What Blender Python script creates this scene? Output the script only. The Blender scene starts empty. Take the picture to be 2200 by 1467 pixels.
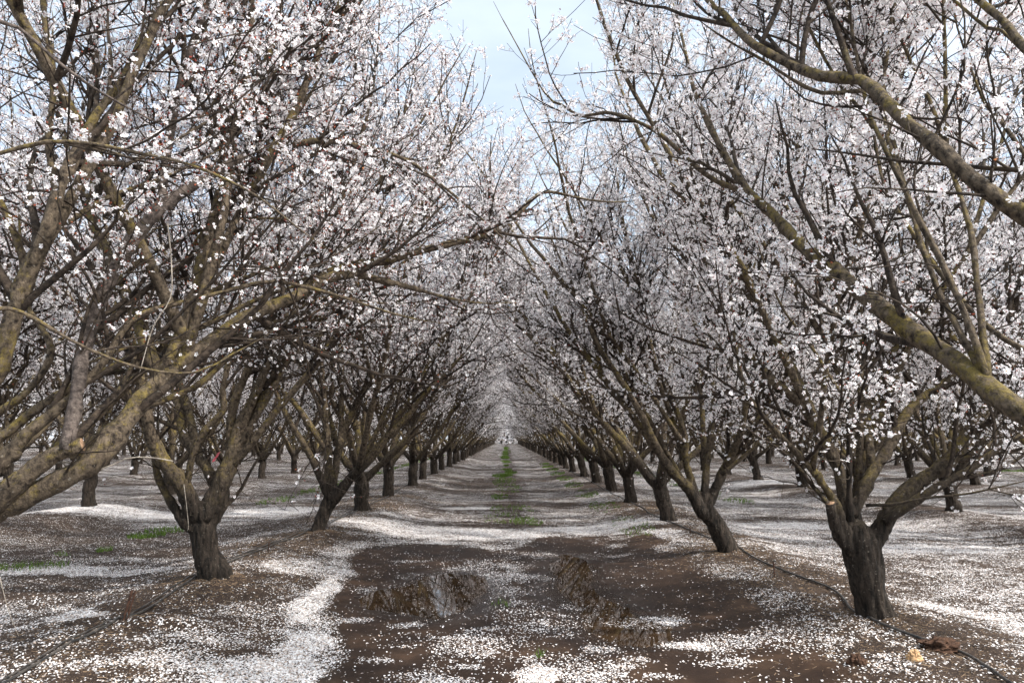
import bpy, math, random
import numpy as np
from mathutils import Vector, noise as mnoise

S = bpy.context.scene
C = S.collection
R = math.radians
rng = np.random.default_rng(7)

# ------------------------------------------------------------------ camera
F = 1650.0                      # focal length in photo pixels (2200 wide)
CAMH = 1.6
PITCH = math.atan(206.5 / F)
YAW = math.atan(12.0 / F)
cam_d = bpy.data.cameras.new('camera')
cam_d.sensor_width = 36; cam_d.lens = F / 2200 * 36
cam_d.clip_start = 0.05; cam_d.clip_end = 3000
cam = bpy.data.objects.new('camera', cam_d); C.objects.link(cam)
cam.location = (0, 0, CAMH)
cam.rotation_euler = (math.pi / 2 + PITCH, 0, -YAW)
S.camera = cam

# ------------------------------------------------------------------ light
SUN_EL, SUN_AZ = 47.0, 118.0     # azimuth clockwise from +Y (the way the lane runs): from the right
w = bpy.data.worlds.new("World"); S.world = w; w.use_nodes = True
nt = w.node_tree; nt.nodes.clear()
def N(nt, t, **k):
    n = nt.nodes.new(t)
    for a, b in k.items():
        if a.startswith('i_'):
            n.inputs[a[2:].replace('_', ' ')].default_value = b
        else:
            setattr(n, a, b)
    return n
def L(nt, a, b): nt.links.new(a, b)
sky = N(nt, 'ShaderNodeTexSky', sky_type='NISHITA'); sky.sun_disc = False
sky.sun_elevation = R(SUN_EL); sky.sun_rotation = R(SUN_AZ); sky.dust_density = 1.6
tcw = N(nt, 'ShaderNodeTexCoord')
mp = N(nt, 'ShaderNodeMapping'); mp.inputs['Scale'].default_value = (1.0, 1.0, 2.6)
nz = N(nt, 'ShaderNodeTexNoise'); nz.inputs['Scale'].default_value = 2.2; nz.inputs['Detail'].default_value = 6; nz.inputs['Roughness'].default_value = .55
L(nt, tcw.outputs['Generated'], mp.inputs[0]); L(nt, mp.outputs[0], nz.inputs['Vector'])
cr = N(nt, 'ShaderNodeValToRGB')
cr.color_ramp.elements[0].position = .36; cr.color_ramp.elements[0].color = (.52, .52, .52, 1)
cr.color_ramp.elements[1].position = .66; cr.color_ramp.elements[1].color = (.95, .95, .95, 1)
L(nt, nz.outputs['Fac'], cr.inputs[0])
mxw = N(nt, 'ShaderNodeMix', data_type='RGBA')
_a, _e = R(SUN_AZ), R(SUN_EL)
dp = N(nt, 'ShaderNodeVectorMath', operation='DOT_PRODUCT'); dp.inputs[1].default_value = (math.sin(_a) * math.cos(_e), math.cos(_a) * math.cos(_e), math.sin(_e))
L(nt, tcw.outputs['Generated'], dp.inputs[0])
rg_ = N(nt, 'ShaderNodeMapRange'); rg_.inputs[1].default_value = .25; rg_.inputs[2].default_value = 1.0; rg_.inputs[3].default_value = 1.0; rg_.inputs[4].default_value = 3.4
L(nt, dp.outputs['Value'], rg_.inputs[0])          # thin cloud is brighter the nearer it lies to the veiled sun
vs = N(nt, 'ShaderNodeVectorMath', operation='SCALE'); vs.inputs[0].default_value = (4.6, 5.2, 6.1)
wm = N(nt, 'ShaderNodeMix', data_type='RGBA'); wm.inputs[6].default_value = (3.75, 4.3, 4.95, 1); wm.inputs[7].default_value = (5.3, 5.45, 5.5, 1)
L(nt, math_w := N(nt, 'ShaderNodeMapRange').outputs[0], wm.inputs[0]); mr2 = math_w.node; mr2.inputs[1].default_value = .2; mr2.inputs[2].default_value = .75; L(nt, dp.outputs['Value'], mr2.inputs[0])
L(nt, wm.outputs[2], vs.inputs[0])
L(nt, rg_.outputs[0], vs.inputs['Scale']); L(nt, vs.outputs[0], mxw.inputs[7])
L(nt, cr.outputs[0], mxw.inputs[0]); L(nt, sky.outputs[0], mxw.inputs[6])
bg = N(nt, 'ShaderNodeBackground'); bg.inputs['Strength'].default_value = 0.14
L(nt, mxw.outputs[2], bg.inputs[0])
wo = N(nt, 'ShaderNodeOutputWorld'); L(nt, bg.outputs[0], wo.inputs[0])

sd = bpy.data.lights.new('sun', 'SUN'); sd.energy = 3.4; sd.angle = R(2.0); sd.color = (1, .955, .895)
so = bpy.data.objects.new('sun', sd); C.objects.link(so)
az, el = R(SUN_AZ), R(SUN_EL)
sdir = Vector((math.sin(az) * math.cos(el), math.cos(az) * math.cos(el), math.sin(el)))
so.rotation_euler = sdir.to_track_quat('Z', 'Y').to_euler()
S.view_settings.view_transform = 'Standard'; S.view_settings.look = 'None'
S.view_settings.gamma = 1; S.view_settings.use_curve_mapping = False
S.view_settings.exposure = 0.82
S.cycles.max_bounces = 6; S.cycles.diffuse_bounces = 4; S.cycles.glossy_bounces = 2
S.cycles.transmission_bounces = 3; S.cycles.transparent_max_bounces = 4
S.cycles.sample_clamp_indirect = 6
S.cycles.use_denoising = True

# ------------------------------------------------------------------ projection helpers (a photo pixel at a depth -> a place in the world)
_cy, _sy, _cp, _sp = math.cos(YAW), math.sin(YAW), math.cos(PITCH), math.sin(PITCH)
def ray(px, py):
    a = (px - 1100) / F; b = (733.5 - py) / F
    x, y, z = a, _cp - b * _sp, _sp + b * _cp
    return np.array([x * _cy + y * _sy, -x * _sy + y * _cy, z])
def at(px, py, Y):
    r = ray(px, py); return r * (Y / r[1]) + np.array([0, 0, CAMH])
def ground(px, py, z=0.0):
    r = ray(px, py); t = (z - CAMH) / r[2]; return r * t + np.array([0, 0, CAMH])

# ------------------------------------------------------------------ small numpy noise
def _h(ix, iy, s):
    v = (ix.astype(np.int64) * 374761393 + iy.astype(np.int64) * 668265263 + s * 2147483647) & 0xffffffff
    v = ((v ^ (v >> 13)) * 1274126177) & 0xffffffff
    v = v ^ (v >> 16)
    return (v & 0xffff) / 65535.0
def vnoise(x, y, s=0):
    ix, iy = np.floor(x), np.floor(y); fx, fy = x - ix, y - iy
    fx = fx * fx * (3 - 2 * fx); fy = fy * fy * (3 - 2 * fy)
    a, b, c, d = _h(ix, iy, s), _h(ix + 1, iy, s), _h(ix, iy + 1, s), _h(ix + 1, iy + 1, s)
    return (a * (1 - fx) + b * fx) * (1 - fy) + (c * (1 - fx) + d * fx) * fy
def fbm(x, y, s=0, o=4):
    t = 0; a = 1; n = 0
    for k in range(o):
        t = t + a * vnoise(x * 2 ** k + 17.3 * k, y * 2 ** k - 9.1 * k, s + k); n += a; a *= .5
    return t / n
def sstep(a, b, x):
    t = np.clip((x - a) / (b - a), 0, 1); return t * t * (3 - 2 * t)
def in_poly(x, y, P):
    ins = np.zeros(np.shape(x), bool); n = len(P); j = n - 1
    for i in range(n):
        xi, yi = P[i]; xj, yj = P[j]
        if yi != yj:
            ins ^= ((yi > y) != (yj > y)) & (x < (xj - xi) * (y - yi) / (yj - yi) + xi)
        j = i
    return ins
def poly_dist(x, y, P):          # signed distance, negative inside
    d = np.full(np.shape(x), 1e9); n = len(P)
    for i in range(n):
        ax, ay = P[i]; bx, by = P[(i + 1) % n]
        ex, ey = bx - ax, by - ay; L2 = ex * ex + ey * ey + 1e-12
        t = np.clip(((x - ax) * ex + (y - ay) * ey) / L2, 0, 1)
        d = np.minimum(d, np.hypot(x - ax - t * ex, y - ay - t * ey))
    return np.where(in_poly(x, y, P), -d, d)

# ------------------------------------------------------------------ ground layout
ROW = 2.90; ROWS = 5.86
def gp(pts): return [tuple(ground(a, b)[:2]) for a, b in pts]
MUD = gp([(640, 1560), (690, 1467), (735, 1400), (705, 1340), (712, 1290), (760, 1240), (742, 1205), (800, 1182), (900, 1168), (1000, 1172), (1060, 1185),
          (1110, 1178), (1150, 1155), (1230, 1150), (1330, 1154), (1400, 1160), (1440, 1190), (1465, 1215), (1540, 1262), (1620, 1320), (1700, 1385), (1790, 1440), (1860, 1500), (1950, 1600)])
PUD1 = gp([(775, 1285), (850, 1262), (905, 1236), (960, 1228), (1010, 1232), (1045, 1255), (1040, 1290), (990, 1312), (930, 1332), (900, 1325), (850, 1312)])
PUD2 = gp([(1190, 1245), (1196, 1210), (1215, 1192), (1250, 1200), (1270, 1225), (1285, 1265), (1330, 1290), (1370, 1310), (1440, 1345), (1450, 1375), (1390, 1392), (1310, 1385), (1250, 1350), (1225, 1310), (1188, 1280)])
PUD3 = [(x - 0, y) for x, y in gp([(0, 1262), (120, 1250), (260, 1262), (330, 1290), (230, 1310), (60, 1312)])]
WATER_Z = -0.008
def ell(px, py, rx, ry, v):
    c = ground(px, py); Y = c[1]
    return (c[0], Y, rx * Y / F, ry * Y * Y / (F * CAMH), v)
ELL = [ell(*e) for e in [
    (150, 1272, 260, 26, .10), (300, 1160, 200, 22, .14), (120, 1140, 150, 18, .12), (585, 1135, 95, 20, .12), (40, 1390, 90, 25, .12),
    (180, 1108, 240, 9, .98), (600, 1098, 110, 9, .98), (250, 1232, 120, 7, .80), (120, 1225, 130, 12, .75),
    (150, 1350, 90, 12, .85), (560, 1450, 120, 26, 1.0), (660, 1395, 55, 30, 1.0), (680, 1300, 28, 45, .85), (640, 1240, 70, 16, .7),
    (820, 1140, 140, 12, .92), (1000, 1146, 170, 12, .92), (1290, 1137, 170, 8, 1.0), (1430, 1165, 40, 10, .95),
    (1025, 1041, 60, 9, .10), (985, 1075, 70, 7, .4), (1010, 1092, 60, 3, .9), (1330, 1080, 90, 10, .75), (1220, 1041, 70, 5, .35),
    (1600, 1255, 70, 22, .22), (1700, 1320, 90, 24, .2), (1500, 1180, 60, 12, .25), (1840, 1400, 120, 20, .25), (340, 1345, 70, 9, .06), (420, 1400, 120, 14, .35),
    (1300, 1075, 0, 0, .2), (2140, 1385, 60, 14, .08), (1960, 1240, 60, 7, .2), (1700, 1130, 120, 6, .95), (1690, 1045, 120, 6, .98), (2120, 1120, 90, 6, .25),
    (2000, 1180, 200, 9, .8), (1820, 1155, 70, 4, .15), (2080, 1320, 150, 12, .75)] if e[2] > 0]
CLUMP = [ell(*e) for e in [(1400, 1340, 100, 13, .85), (1490, 1385, 70, 12, .9), (1560, 1425, 60, 10, .8), (1165, 1448, 46, 20, 1.0), (960, 1372, 60, 6, .7), (1040, 1350, 40, 6, .6),
    (880, 1342, 50, 6, .7), (1010, 1432, 60, 7, .8), (760, 1330, 45, 10, .7), (1300, 1395, 50, 8, .8), (1370, 1420, 40, 8, .7), (870, 1392, 60, 6, .5), (1220, 1300, 30, 6, .5), (1330, 1440, 50, 7, .7),
    (1160, 1340, 40, 9, .5), (1110, 1290, 30, 6, .5), (980, 1460, 80, 8, .8), (1440, 1460, 70, 8, .7), (1330, 1195, 40, 4, .5), (880, 1205, 50, 4, .45), (1160, 1240, 30, 9, .35), (1250, 1460, 40, 6, .8), (800, 1430, 60, 6, .5)]]
def berm(x):
    k = np.round((x - ROW) / ROWS); return np.abs(x - (ROW + k * ROWS))
SOIL = ground(340, 1347, .13)
FEET = [ground(a, b, .15)[:2] for a, b in ((1880, 1335), (1565, 1190), (468, 1250), (683, 1147))]
def z_ground(x, y):
    x = np.asarray(x, float); y = np.asarray(y, float)
    d = berm(x + .12 * (fbm(y * .5, x * 0 + 3, 3, 2) - .5))
    z = 0.15 * (1 - sstep(.25, 1.6, d)) + .03 * (1 - sstep(.2, .7, d)) * (fbm(x * .9, y * .9, 11, 3) - .4) * 2
    z = z + .07 * np.exp(-(((x - SOIL[0]) / .42) ** 2 + ((y - SOIL[1]) / .13) ** 2) ** 1.5)
    z = z + 0.016 * (fbm(x * 1.6, y * .9, 21, 3) - .5)
    for bx, by in FEET:
        q_ = ((x - bx) ** 2 + (y - by) ** 2) / .085
        z = z + .05 * np.exp(-q_) * (.7 + .6 * (x > bx))
    near = (y < 40) & (np.abs(x) < 14)
    if np.any(near):
        xx, yy = x[near], y[near]
        rough = .22 + 1.0 * (1 - sstep(.5, 1.5, berm(xx)))
        zz = 0.022 * rough * (fbm(xx * 7, yy * 7, 31, 3) - .5)
        for P, dep in ((PUD1, .013), (PUD2, .014)):
            dd = poly_dist(xx, yy, P) + .22 * (fbm(xx * 2.0, yy * 1.2, 5, 2) - .5)
            zz = zz - dep * (1 - sstep(-.16, .10, dd)) - .004 * (1 - sstep(0, .6, dd))
        z = z.copy() if isinstance(z, np.ndarray) else z
        z[near] = z[near] + zz
    return z
def density(x, y):
    x = np.asarray(x, float); y = np.asarray(y, float)
    b = berm(x)
    streak = fbm(x * .35 + 3, y * 1.1, 41, 4)
    side = sstep(3.6, 4.6, x)
    D = .27 + .85 * (streak - .5) + .08 * side + .04 * sstep(12, 20, y)
    D = D - .26 * (1 - sstep(.4, 1.1, b)) * sstep(1.0, 2.4, x) - .10 * (1 - sstep(.3, .8, b)) * (x < 0)
    D = D + .55 * (fbm(x * .9 + 7, y * 2.6, 141, 4) - .5) + .5 * (fbm(x * 5, y * 6, 145, 2) - .5)
    lane = (np.abs(x) < 2.0) & (y > 12)
    D = np.where(lane, D + .02 - .25 * np.exp(-((x - .1) / .35) ** 2), D)
    D = np.minimum(D, .72)
    wx = x + .25 * (fbm(x * 1.5, y * 1.5, 51, 3) - .5); wy = y + .5 * (fbm(x * 1.5, y * 1.5, 61, 3) - .5)
    nz_ = .50 + .75 * fbm(x * 3.2, y * 5.0, 161, 3)
    for cx, cy, rx, ry, v in ELL:
        q = ((wx - cx) / rx) ** 2 + ((wy - cy) / ry) ** 2
        k = 1 - sstep(.45, 1.5, q)
        D = D * (1 - k) + (v if v < .6 else v * nz_) * k
    m = poly_dist(x, y, MUD) + .16 * (fbm(x * 2.2, y * 2.2, 71, 3) - .5)
    rim = np.exp(-((m - .17) / .17) ** 2)
    D = D + rim * .30 * (.4 + 1.1 * fbm(x * 4, y * 4, 165, 2)) * (1 - .6 * sstep(1.4, 2.4, x) * (1 - sstep(6.5, 11, y)) )
    k = 1 - sstep(-.07, .05, m)
    spk = sstep(.52, .78, fbm(x * 1.8, y * 1.3, 81, 4))
    nearp = np.ones(np.shape(x)); _w = (np.abs(x) < 4) & (y > 4) & (y < 13)
    if np.any(_w):
        nearp = nearp.copy()
        for P in (PUD1, PUD2): nearp[_w] = np.minimum(nearp[_w], .25 + .75 * sstep(-.05, .35, poly_dist(x[_w], y[_w], P)))
    M = .04 + .34 * spk * nearp
    for cx, cy, rx, ry, v in CLUMP:
        q = ((wx - cx) / rx) ** 2 + ((wy - cy) / ry) ** 2
        M = np.maximum(M, .8 * v * (1 - sstep(.15, 1.25, q)) * (.35 + 1.0 * fbm(x * 6, y * 6, 91, 2)))
    M = M + .14 * nearp * np.exp(-((x - .12) / .28) ** 2) * (fbm(x * 4, y * 4, 95, 2) > .45)
    D = D * (1 - k) + M * k
    return np.clip(D * np.where(k > .5, 1, .90), 0.02, .80), k

# ------------------------------------------------------------------ materials
def mat(name):
    m = bpy.data.materials.new(name); m.use_nodes = True
    t = m.node_tree; p = t.nodes['Principled BSDF']; return m, t, p
def ramp(t, stops, src=None):
    r = N(t, 'ShaderNodeValToRGB'); e = r.color_ramp.elements
    while len(e) < len(stops): e.new(.5)
    for q, (a, c) in zip(e, stops):
        q.position = a; q.color = (*c, 1) if len(c) == 3 else c
    if src is not None: L(t, src, r.inputs[0])
    return r
def tnoise(t, vec, scale, detail=3, rough=.5):
    n = N(t, 'ShaderNodeTexNoise'); n.inputs['Scale'].default_value = scale; n.inputs['Detail'].default_value = detail; n.inputs['Roughness'].default_value = rough
    L(t, vec, n.inputs['Vector']); return n.outputs['Fac']
def math_(t, op, a, b=None, c=None, clamp=False):
    n = N(t, 'ShaderNodeMath', operation=op); n.use_clamp = clamp
    for i, v in enumerate((a, b, c)):
        if v is None: continue
        if isinstance(v, (int, float)): n.inputs[i].default_value = v
        else: L(t, v, n.inputs[i])
    return n.outputs[0]
def mix(t, f, a, b):
    n = N(t, 'ShaderNodeMix', data_type='RGBA')
    for i, v in ((0, f), (6, a), (7, b)):
        if isinstance(v, (int, float)): n.inputs[i].default_value = v
        elif isinstance(v, tuple): n.inputs[i].default_value = (*v, 1)
        else: L(t, v, n.inputs[i])
    return n.outputs[2]

def ground_material():
    m, t, p = mat('orchard_soil')
    tc = N(t, 'ShaderNodeTexCoord').outputs['Object']
    dens = N(t, 'ShaderNodeAttribute', attribute_name='petal_cover').outputs['Fac']
    wet = N(t, 'ShaderNodeAttribute', attribute_name='wet').outputs['Fac']
    damp = N(t, 'ShaderNodeAttribute', attribute_name='damp').outputs['Fac']
    n1 = tnoise(t, tc, 3.5, 3); n2 = tnoise(t, tc, 16, 2)
    a = math_(t, 'MULTIPLY_ADD', n1, .7, -.35); b = math_(t, 'ADD', math_(t, 'MULTIPLY_ADD', n2, 1.1, -.55), math_(t, 'MULTIPLY_ADD', tnoise(t, tc, 45, 2), .9, -.45))
    dn = math_(t, 'SUBTRACT', 1.0, wet)
    ab = math_(t, 'MULTIPLY', math_(t, 'ADD', a, b), math_(t, 'MULTIPLY_ADD', dn, .75, .25))
    d = math_(t, 'ADD', dens, ab)
    def layer(scale, off, thr, gain, bias):
        mpn = N(t, 'ShaderNodeMapping'); mpn.inputs['Location'].default_value = (off, off * .7, 0); mpn.inputs['Rotation'].default_value = (0, 0, off)
        mpn.inputs['Scale'].default_value = (1, .72, 1)
        L(t, tc, mpn.inputs[0])
        v = N(t, 'ShaderNodeTexVoronoi', voronoi_dimensions='2D'); v.inputs['Scale'].default_value = scale
        L(t, mpn.outputs[0], v.inputs['Vector'])
        sp = N(t, 'ShaderNodeSeparateColor'); L(t, v.outputs['Color'], sp.inputs[0])
        on = math_(t, 'LESS_THAN', sp.outputs[0], math_(t, 'MULTIPLY_ADD', d, gain, bias))
        near = math_(t, 'LESS_THAN', v.outputs['Distance'], thr)
        return math_(t, 'MULTIPLY', on, near), sp.outputs[1]
    m1, c1 = layer(72, 1.3, .42, 1.0, -.05)
    m2, c2 = layer(88, 4.1, .46, 1.2, -.35)
    m3, c3 = layer(60, 7.7, .55, 2.0, -1.25)
    pm = math_(t, 'MAXIMUM', m1, math_(t, 'MAXIMUM', m2, m3))
    pc = ramp(t, [(0, (.36, .28, .22)), (.22, (.62, .56, .52)), (.55, (.78, .755, .75)), (1, (.86, .855, .86))], c1).outputs[0]
    soil = ramp(t, [(.3, (.010, .0065, .0048)), (.5, (.023, .014, .010)), (.68, (.048, .030, .021))], tnoise(t, tc, 5, 5, .65)).outputs[0]
    soil2 = mix(t, math_(t, 'MULTIPLY', tnoise(t, tc, 45, 3), .55), soil, (.055, .038, .028))
    ws = ramp(t, [(.32, (.014, .0075, .005)), (.5, (.031, .0175, .0105)), (.7, (.064, .037, .022))], tnoise(t, tc, 2.6, 8, .68)).outputs[0]
    sc = mix(t, wet, soil2, ws)
    sc = mix(t, math_(t, 'MULTIPLY', damp, .55), sc, (.014, .008, .005))
    # straw coloured litter on the berms
    lit, cl = layer(120, 2.2, .35, 0, .16)
    sc = mix(t, math_(t, 'MULTIPLY', lit, math_(t, 'MULTIPLY', dn, .8)), sc, (.20, .14, .09))
    L(t, mix(t, pm, sc, pc), p.inputs['Base Color'])
    rs = math_(t, 'SUBTRACT', math_(t, 'MULTIPLY_ADD', wet, -.33, .95), math_(t, 'MULTIPLY', damp, .36))
    L(t, math_(t, 'MAXIMUM', rs, math_(t, 'MULTIPLY', pm, .7)), p.inputs['Roughness'])
    p.inputs['Specular IOR Level'].default_value = .2
    bmp = N(t, 'ShaderNodeBump'); bmp.inputs['Strength'].default_value = .7; bmp.inputs['Distance'].default_value = .012
    h = math_(t, 'ADD', math_(t, 'MULTIPLY', tnoise(t, tc, 38, 5, .7), math_(t, 'MULTIPLY_ADD', dn, .6, .45)), math_(t, 'MULTIPLY', pm, .25))
    L(t, h, bmp.inputs['Height']); L(t, bmp.outputs[0], p.inputs['Normal'])
    return m
M_GROUND = ground_material()

def bark_material(name, dark, mid, lichen, lich_amt, zscale=.22, sc=26, two=False):
    m, t, p = mat(name)
    tc = N(t, 'ShaderNodeTexCoord').outputs['Object']
    mpn = N(t, 'ShaderNodeMapping'); mpn.inputs['Scale'].default_value = (1, 1, zscale); L(t, tc, mpn.inputs[0])
    n1 = tnoise(t, mpn.outputs[0], sc, 5, .65); n2 = tnoise(t, tc, 24, 7, .78); n3 = tnoise(t, tc, 3.1, 4)
    base = ramp(t, [(.35, dark), (.62, mid)], n1).outputs[0]
    if two:
        mp2 = N(t, 'ShaderNodeMapping'); mp2.inputs['Scale'].default_value = (1, 1, .22); L(t, tc, mp2.inputs[0])
        nt_ = tnoise(t, mp2.outputs[0], 30, 5, .65)
        old = ramp(t, [(.35, (.006, .0045, .003)), (.65, (.052, .039, .029))], nt_).outputs[0]
        sz_ = N(t, 'ShaderNodeSeparateXYZ'); L(t, tc, sz_.inputs[0])
        zf = math_(t, 'MULTIPLY_ADD', sz_.outputs[2], 1.5, -1.15)
        zf = math_(t, 'ADD', zf, math_(t, 'MULTIPLY_ADD', n3, 1.2, -.6), clamp=True)
        base = mix(t, zf, old, base)
    geo = N(t, 'ShaderNodeNewGeometry'); sx = N(t, 'ShaderNodeSeparateXYZ'); L(t, geo.outputs['Normal'], sx.inputs[0])
    up = math_(t, 'MULTIPLY_ADD', sx.outputs[2], .06, .0)
    lf = ramp(t, [(.56 - lich_amt, (0, 0, 0)), (.66 - lich_amt, (1, 1, 1))], math_(t, 'ADD', math_(t, 'MULTIPLY_ADD', n3, .4, math_(t, 'MULTIPLY', n2, .6)), up)).outputs[0]
    lc = ramp(t, [(.4, tuple(v * .55 for v in lichen)), (.65, lichen)], n2).outputs[0]
    lk = math_(t, 'MULTIPLY', lf, .85)
    if two: lk = math_(t, 'MULTIPLY', lk, zf); n1 = math_(t, 'ADD', math_(t, 'MULTIPLY', n1, .6), math_(t, 'MULTIPLY', nt_, .6))
    c = mix(t, lk, base, lc)
    spots = ramp(t, [(.68, (0, 0, 0)), (.72, (1, 1, 1))], tnoise(t, tc, 42, 2)).outputs[0]
    c = mix(t, math_(t, 'MULTIPLY', spots, .5), c, (.24, .21, .17))
    L(t, c, p.inputs['Base Color']); p.inputs['Roughness'].default_value = .88; p.inputs['Specular IOR Level'].default_value = .25
    b = N(t, 'ShaderNodeBump'); b.inputs['Strength'].default_value = 1; b.inputs['Distance'].default_value = .03
    n1 = math_(t, 'ADD', n1, math_(t, 'MULTIPLY', n2, .5))
    L(t, n1, b.inputs['Height']); L(t, b.outputs[0], p.inputs['Normal'])
    return m
M_TRUNK = bark_material('trunk_bark', (.007, .005, .0035), (.050, .037, .027), (.10, .085, .03), -.06, .22, 30)
M_LIMB = bark_material('limb_bark', (.016, .011, .008), (.16, .122, .084), (.22, .165, .045), .045, .8, 34, True)
M_LIMB_GREY = bark_material('grey_limb_bark', (.035, .027, .023), (.17, .135, .115), (.15, .12, .06), -.08, 1, 30)
M_TWIG = bark_material('twig_bark', (.008, .005, .004), (.075, .055, .04), (.15, .12, .05), -.02, 1, 20)
M_TWIG_PALE = bark_material('pale_twig_bark', (.20, .17, .14), (.42, .37, .31), (.25, .2, .1), -.1, 1, 20)
m, t, p = mat('cut_wood'); M_CUT = m
tc = N(t, 'ShaderNodeTexCoord').outputs['Object']
L(t, ramp(t, [(.35, (.15, .085, .045)), (.65, (.32, .20, .12))], tnoise(t, tc, 60, 3)).outputs[0], p.inputs['Base Color']); p.inputs['Roughness'].default_value = .8

def petal_material(name, c0, c1, c2, transl=.30):
    m, t, p = mat(name); t.nodes.remove(p)
    out = t.nodes['Material Output']
    tc = N(t, 'ShaderNodeTexCoord').outputs['Object']
    n = tnoise(t, tc, 45, 2)
    col = ramp(t, [(.40, c0), (.5, c1), (.60, c2)], n).outputs[0]
    d = N(t, 'ShaderNodeBsdfDiffuse'); tr = N(t, 'ShaderNodeBsdfTranslucent'); mx = N(t, 'ShaderNodeMixShader'); mx.inputs[0].default_value = transl
    L(t, col, d.inputs[0]); L(t, col, tr.inputs[0]); L(t, d.outputs[0], mx.inputs[1]); L(t, tr.outputs[0], mx.inputs[2]); L(t, mx.outputs[0], out.inputs[0])
    return m
M_PETAL = petal_material('blossom_petal', (.90, .84, .85), (.92, .895, .90), (.94, .935, .94), .34)
M_CALYX = petal_material('blossom_calyx', (.20, .045, .04), (.30, .08, .055), (.34, .15, .07), .1)
M_HEART = petal_material('blossom_heart', (.42, .10, .13), (.55, .24, .2), (.6, .45, .2), .1)
M_FALLEN = petal_material('fallen_petal', (.46, .36, .29), (.80, .765, .755), (.88, .87, .87), .15)

def simple(name, stops, scale, rough=.8, bump=.4, dist=.01, spec=.3):
    m, t, p = mat(name)
    tc = N(t, 'ShaderNodeTexCoord').outputs['Object']; n = tnoise(t, tc, scale, 5, .65)
    L(t, ramp(t, stops, n).outputs[0], p.inputs['Base Color']); p.inputs['Roughness'].default_value = rough; p.inputs['Specular IOR Level'].default_value = spec
    b = N(t, 'ShaderNodeBump'); b.inputs['Strength'].default_value = bump; b.inputs['Distance'].default_value = dist
    L(t, n, b.inputs['Height']); L(t, b.outputs[0], p.inputs['Normal'])
    return m
M_HOSE = simple('black_poly_pipe', [(.42, (.022, .022, .022)), (.6, (.085, .075, .065))], 14, .42, .15, .002, .5)
M_STAKE = simple('rusty_stake', [(.4, (.035, .018, .012)), (.6, (.10, .05, .032))], 50, .85)
M_CLOD = simple('soil_clod', [(.35, (.035, .018, .011)), (.65, (.10, .052, .03))], 40, .95, 1, .02)
M_ROCK = simple('ochre_lump', [(.35, (.30, .17, .08)), (.65, (.58, .40, .22))], 30, .85, .8, .01)
M_RIBBON = simple('pink_ribbon', [(.4, (.75, .12, .16)), (.6, (.85, .25, .28))], 8, .5, .1)
M_GRASS = petal_material('grass_blade', (.065, .12, .022), (.105, .18, .032), (.17, .25, .06), .3)
m, t, p = mat('puddle_water'); M_WATER = m
tc = N(t, 'ShaderNodeTexCoord').outputs['Object']
L(t, ramp(t, [(.35, (.022, .013, .007)), (.65, (.055, .033, .018))], tnoise(t, tc, 2.5, 4)).outputs[0], p.inputs['Base Color'])
p.inputs['Roughness'].default_value = .02; p.inputs['IOR'].default_value = 1.33; p.inputs['Specular IOR Level'].default_value = .75; p.inputs['Specular Tint'].default_value = (.95, .84, .68, 1)
b = N(t, 'ShaderNodeBump'); b.inputs['Strength'].default_value = .025; b.inputs['Distance'].default_value = .01
mpn = N(t, 'ShaderNodeMapping'); mpn.inputs['Scale'].default_value = (1, .35, 1); L(t, tc, mpn.inputs[0])
L(t, tnoise(t, mpn.outputs[0], 9, 2), b.inputs['Height']); L(t, b.outputs[0], p.inputs['Normal'])

# ------------------------------------------------------------------ mesh helpers
def mesh_from(name, V, faces_list, mats, smooth=True):
    """faces_list: [(int array (n,k), material index)]"""
    me = bpy.data.meshes.new(name)
    V = np.asarray(V, np.float32)
    me.vertices.add(len(V)); me.vertices.foreach_set('co', V.ravel())
    nl = sum(f.size for f, _ in faces_list); nf = sum(len(f) for f, _ in faces_list)
    me.loops.add(nl); me.polygons.add(nf)
    me.loops.foreach_set('vertex_index', np.concatenate([f.ravel() for f, _ in faces_list]).astype(np.int32))
    tot = np.concatenate([np.full(len(f), f.shape[1], np.int32) for f, _ in faces_list])
    st = np.concatenate([[0], np.cumsum(tot)[:-1]]).astype(np.int32)
    me.polygons.foreach_set('loop_start', st)
    me.polygons.foreach_set('material_index', np.concatenate([np.full(len(f), i, np.int32) for f, i in faces_list]))
    me.polygons.foreach_set('use_smooth', np.full(nf, smooth))
    for q in mats: me.materials.append(q)
    me.update(calc_edges=True)
    return me
def link(name, me, parent=None, loc=None):
    o = bpy.data.objects.new(name, me); C.objects.link(o)
    if parent is not None: o.parent = parent
    if loc is not None: o.location = loc
    return o
def tag(o, label=None, cat=None, group=None, kind=None):
    if label: o['label'] = label
    if cat: o['category'] = cat
    if group: o['group'] = group
    if kind: o['kind'] = kind
    return o
def nrm(a): return a / (np.linalg.norm(a, axis=-1, keepdims=True) + 1e-12)

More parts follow.
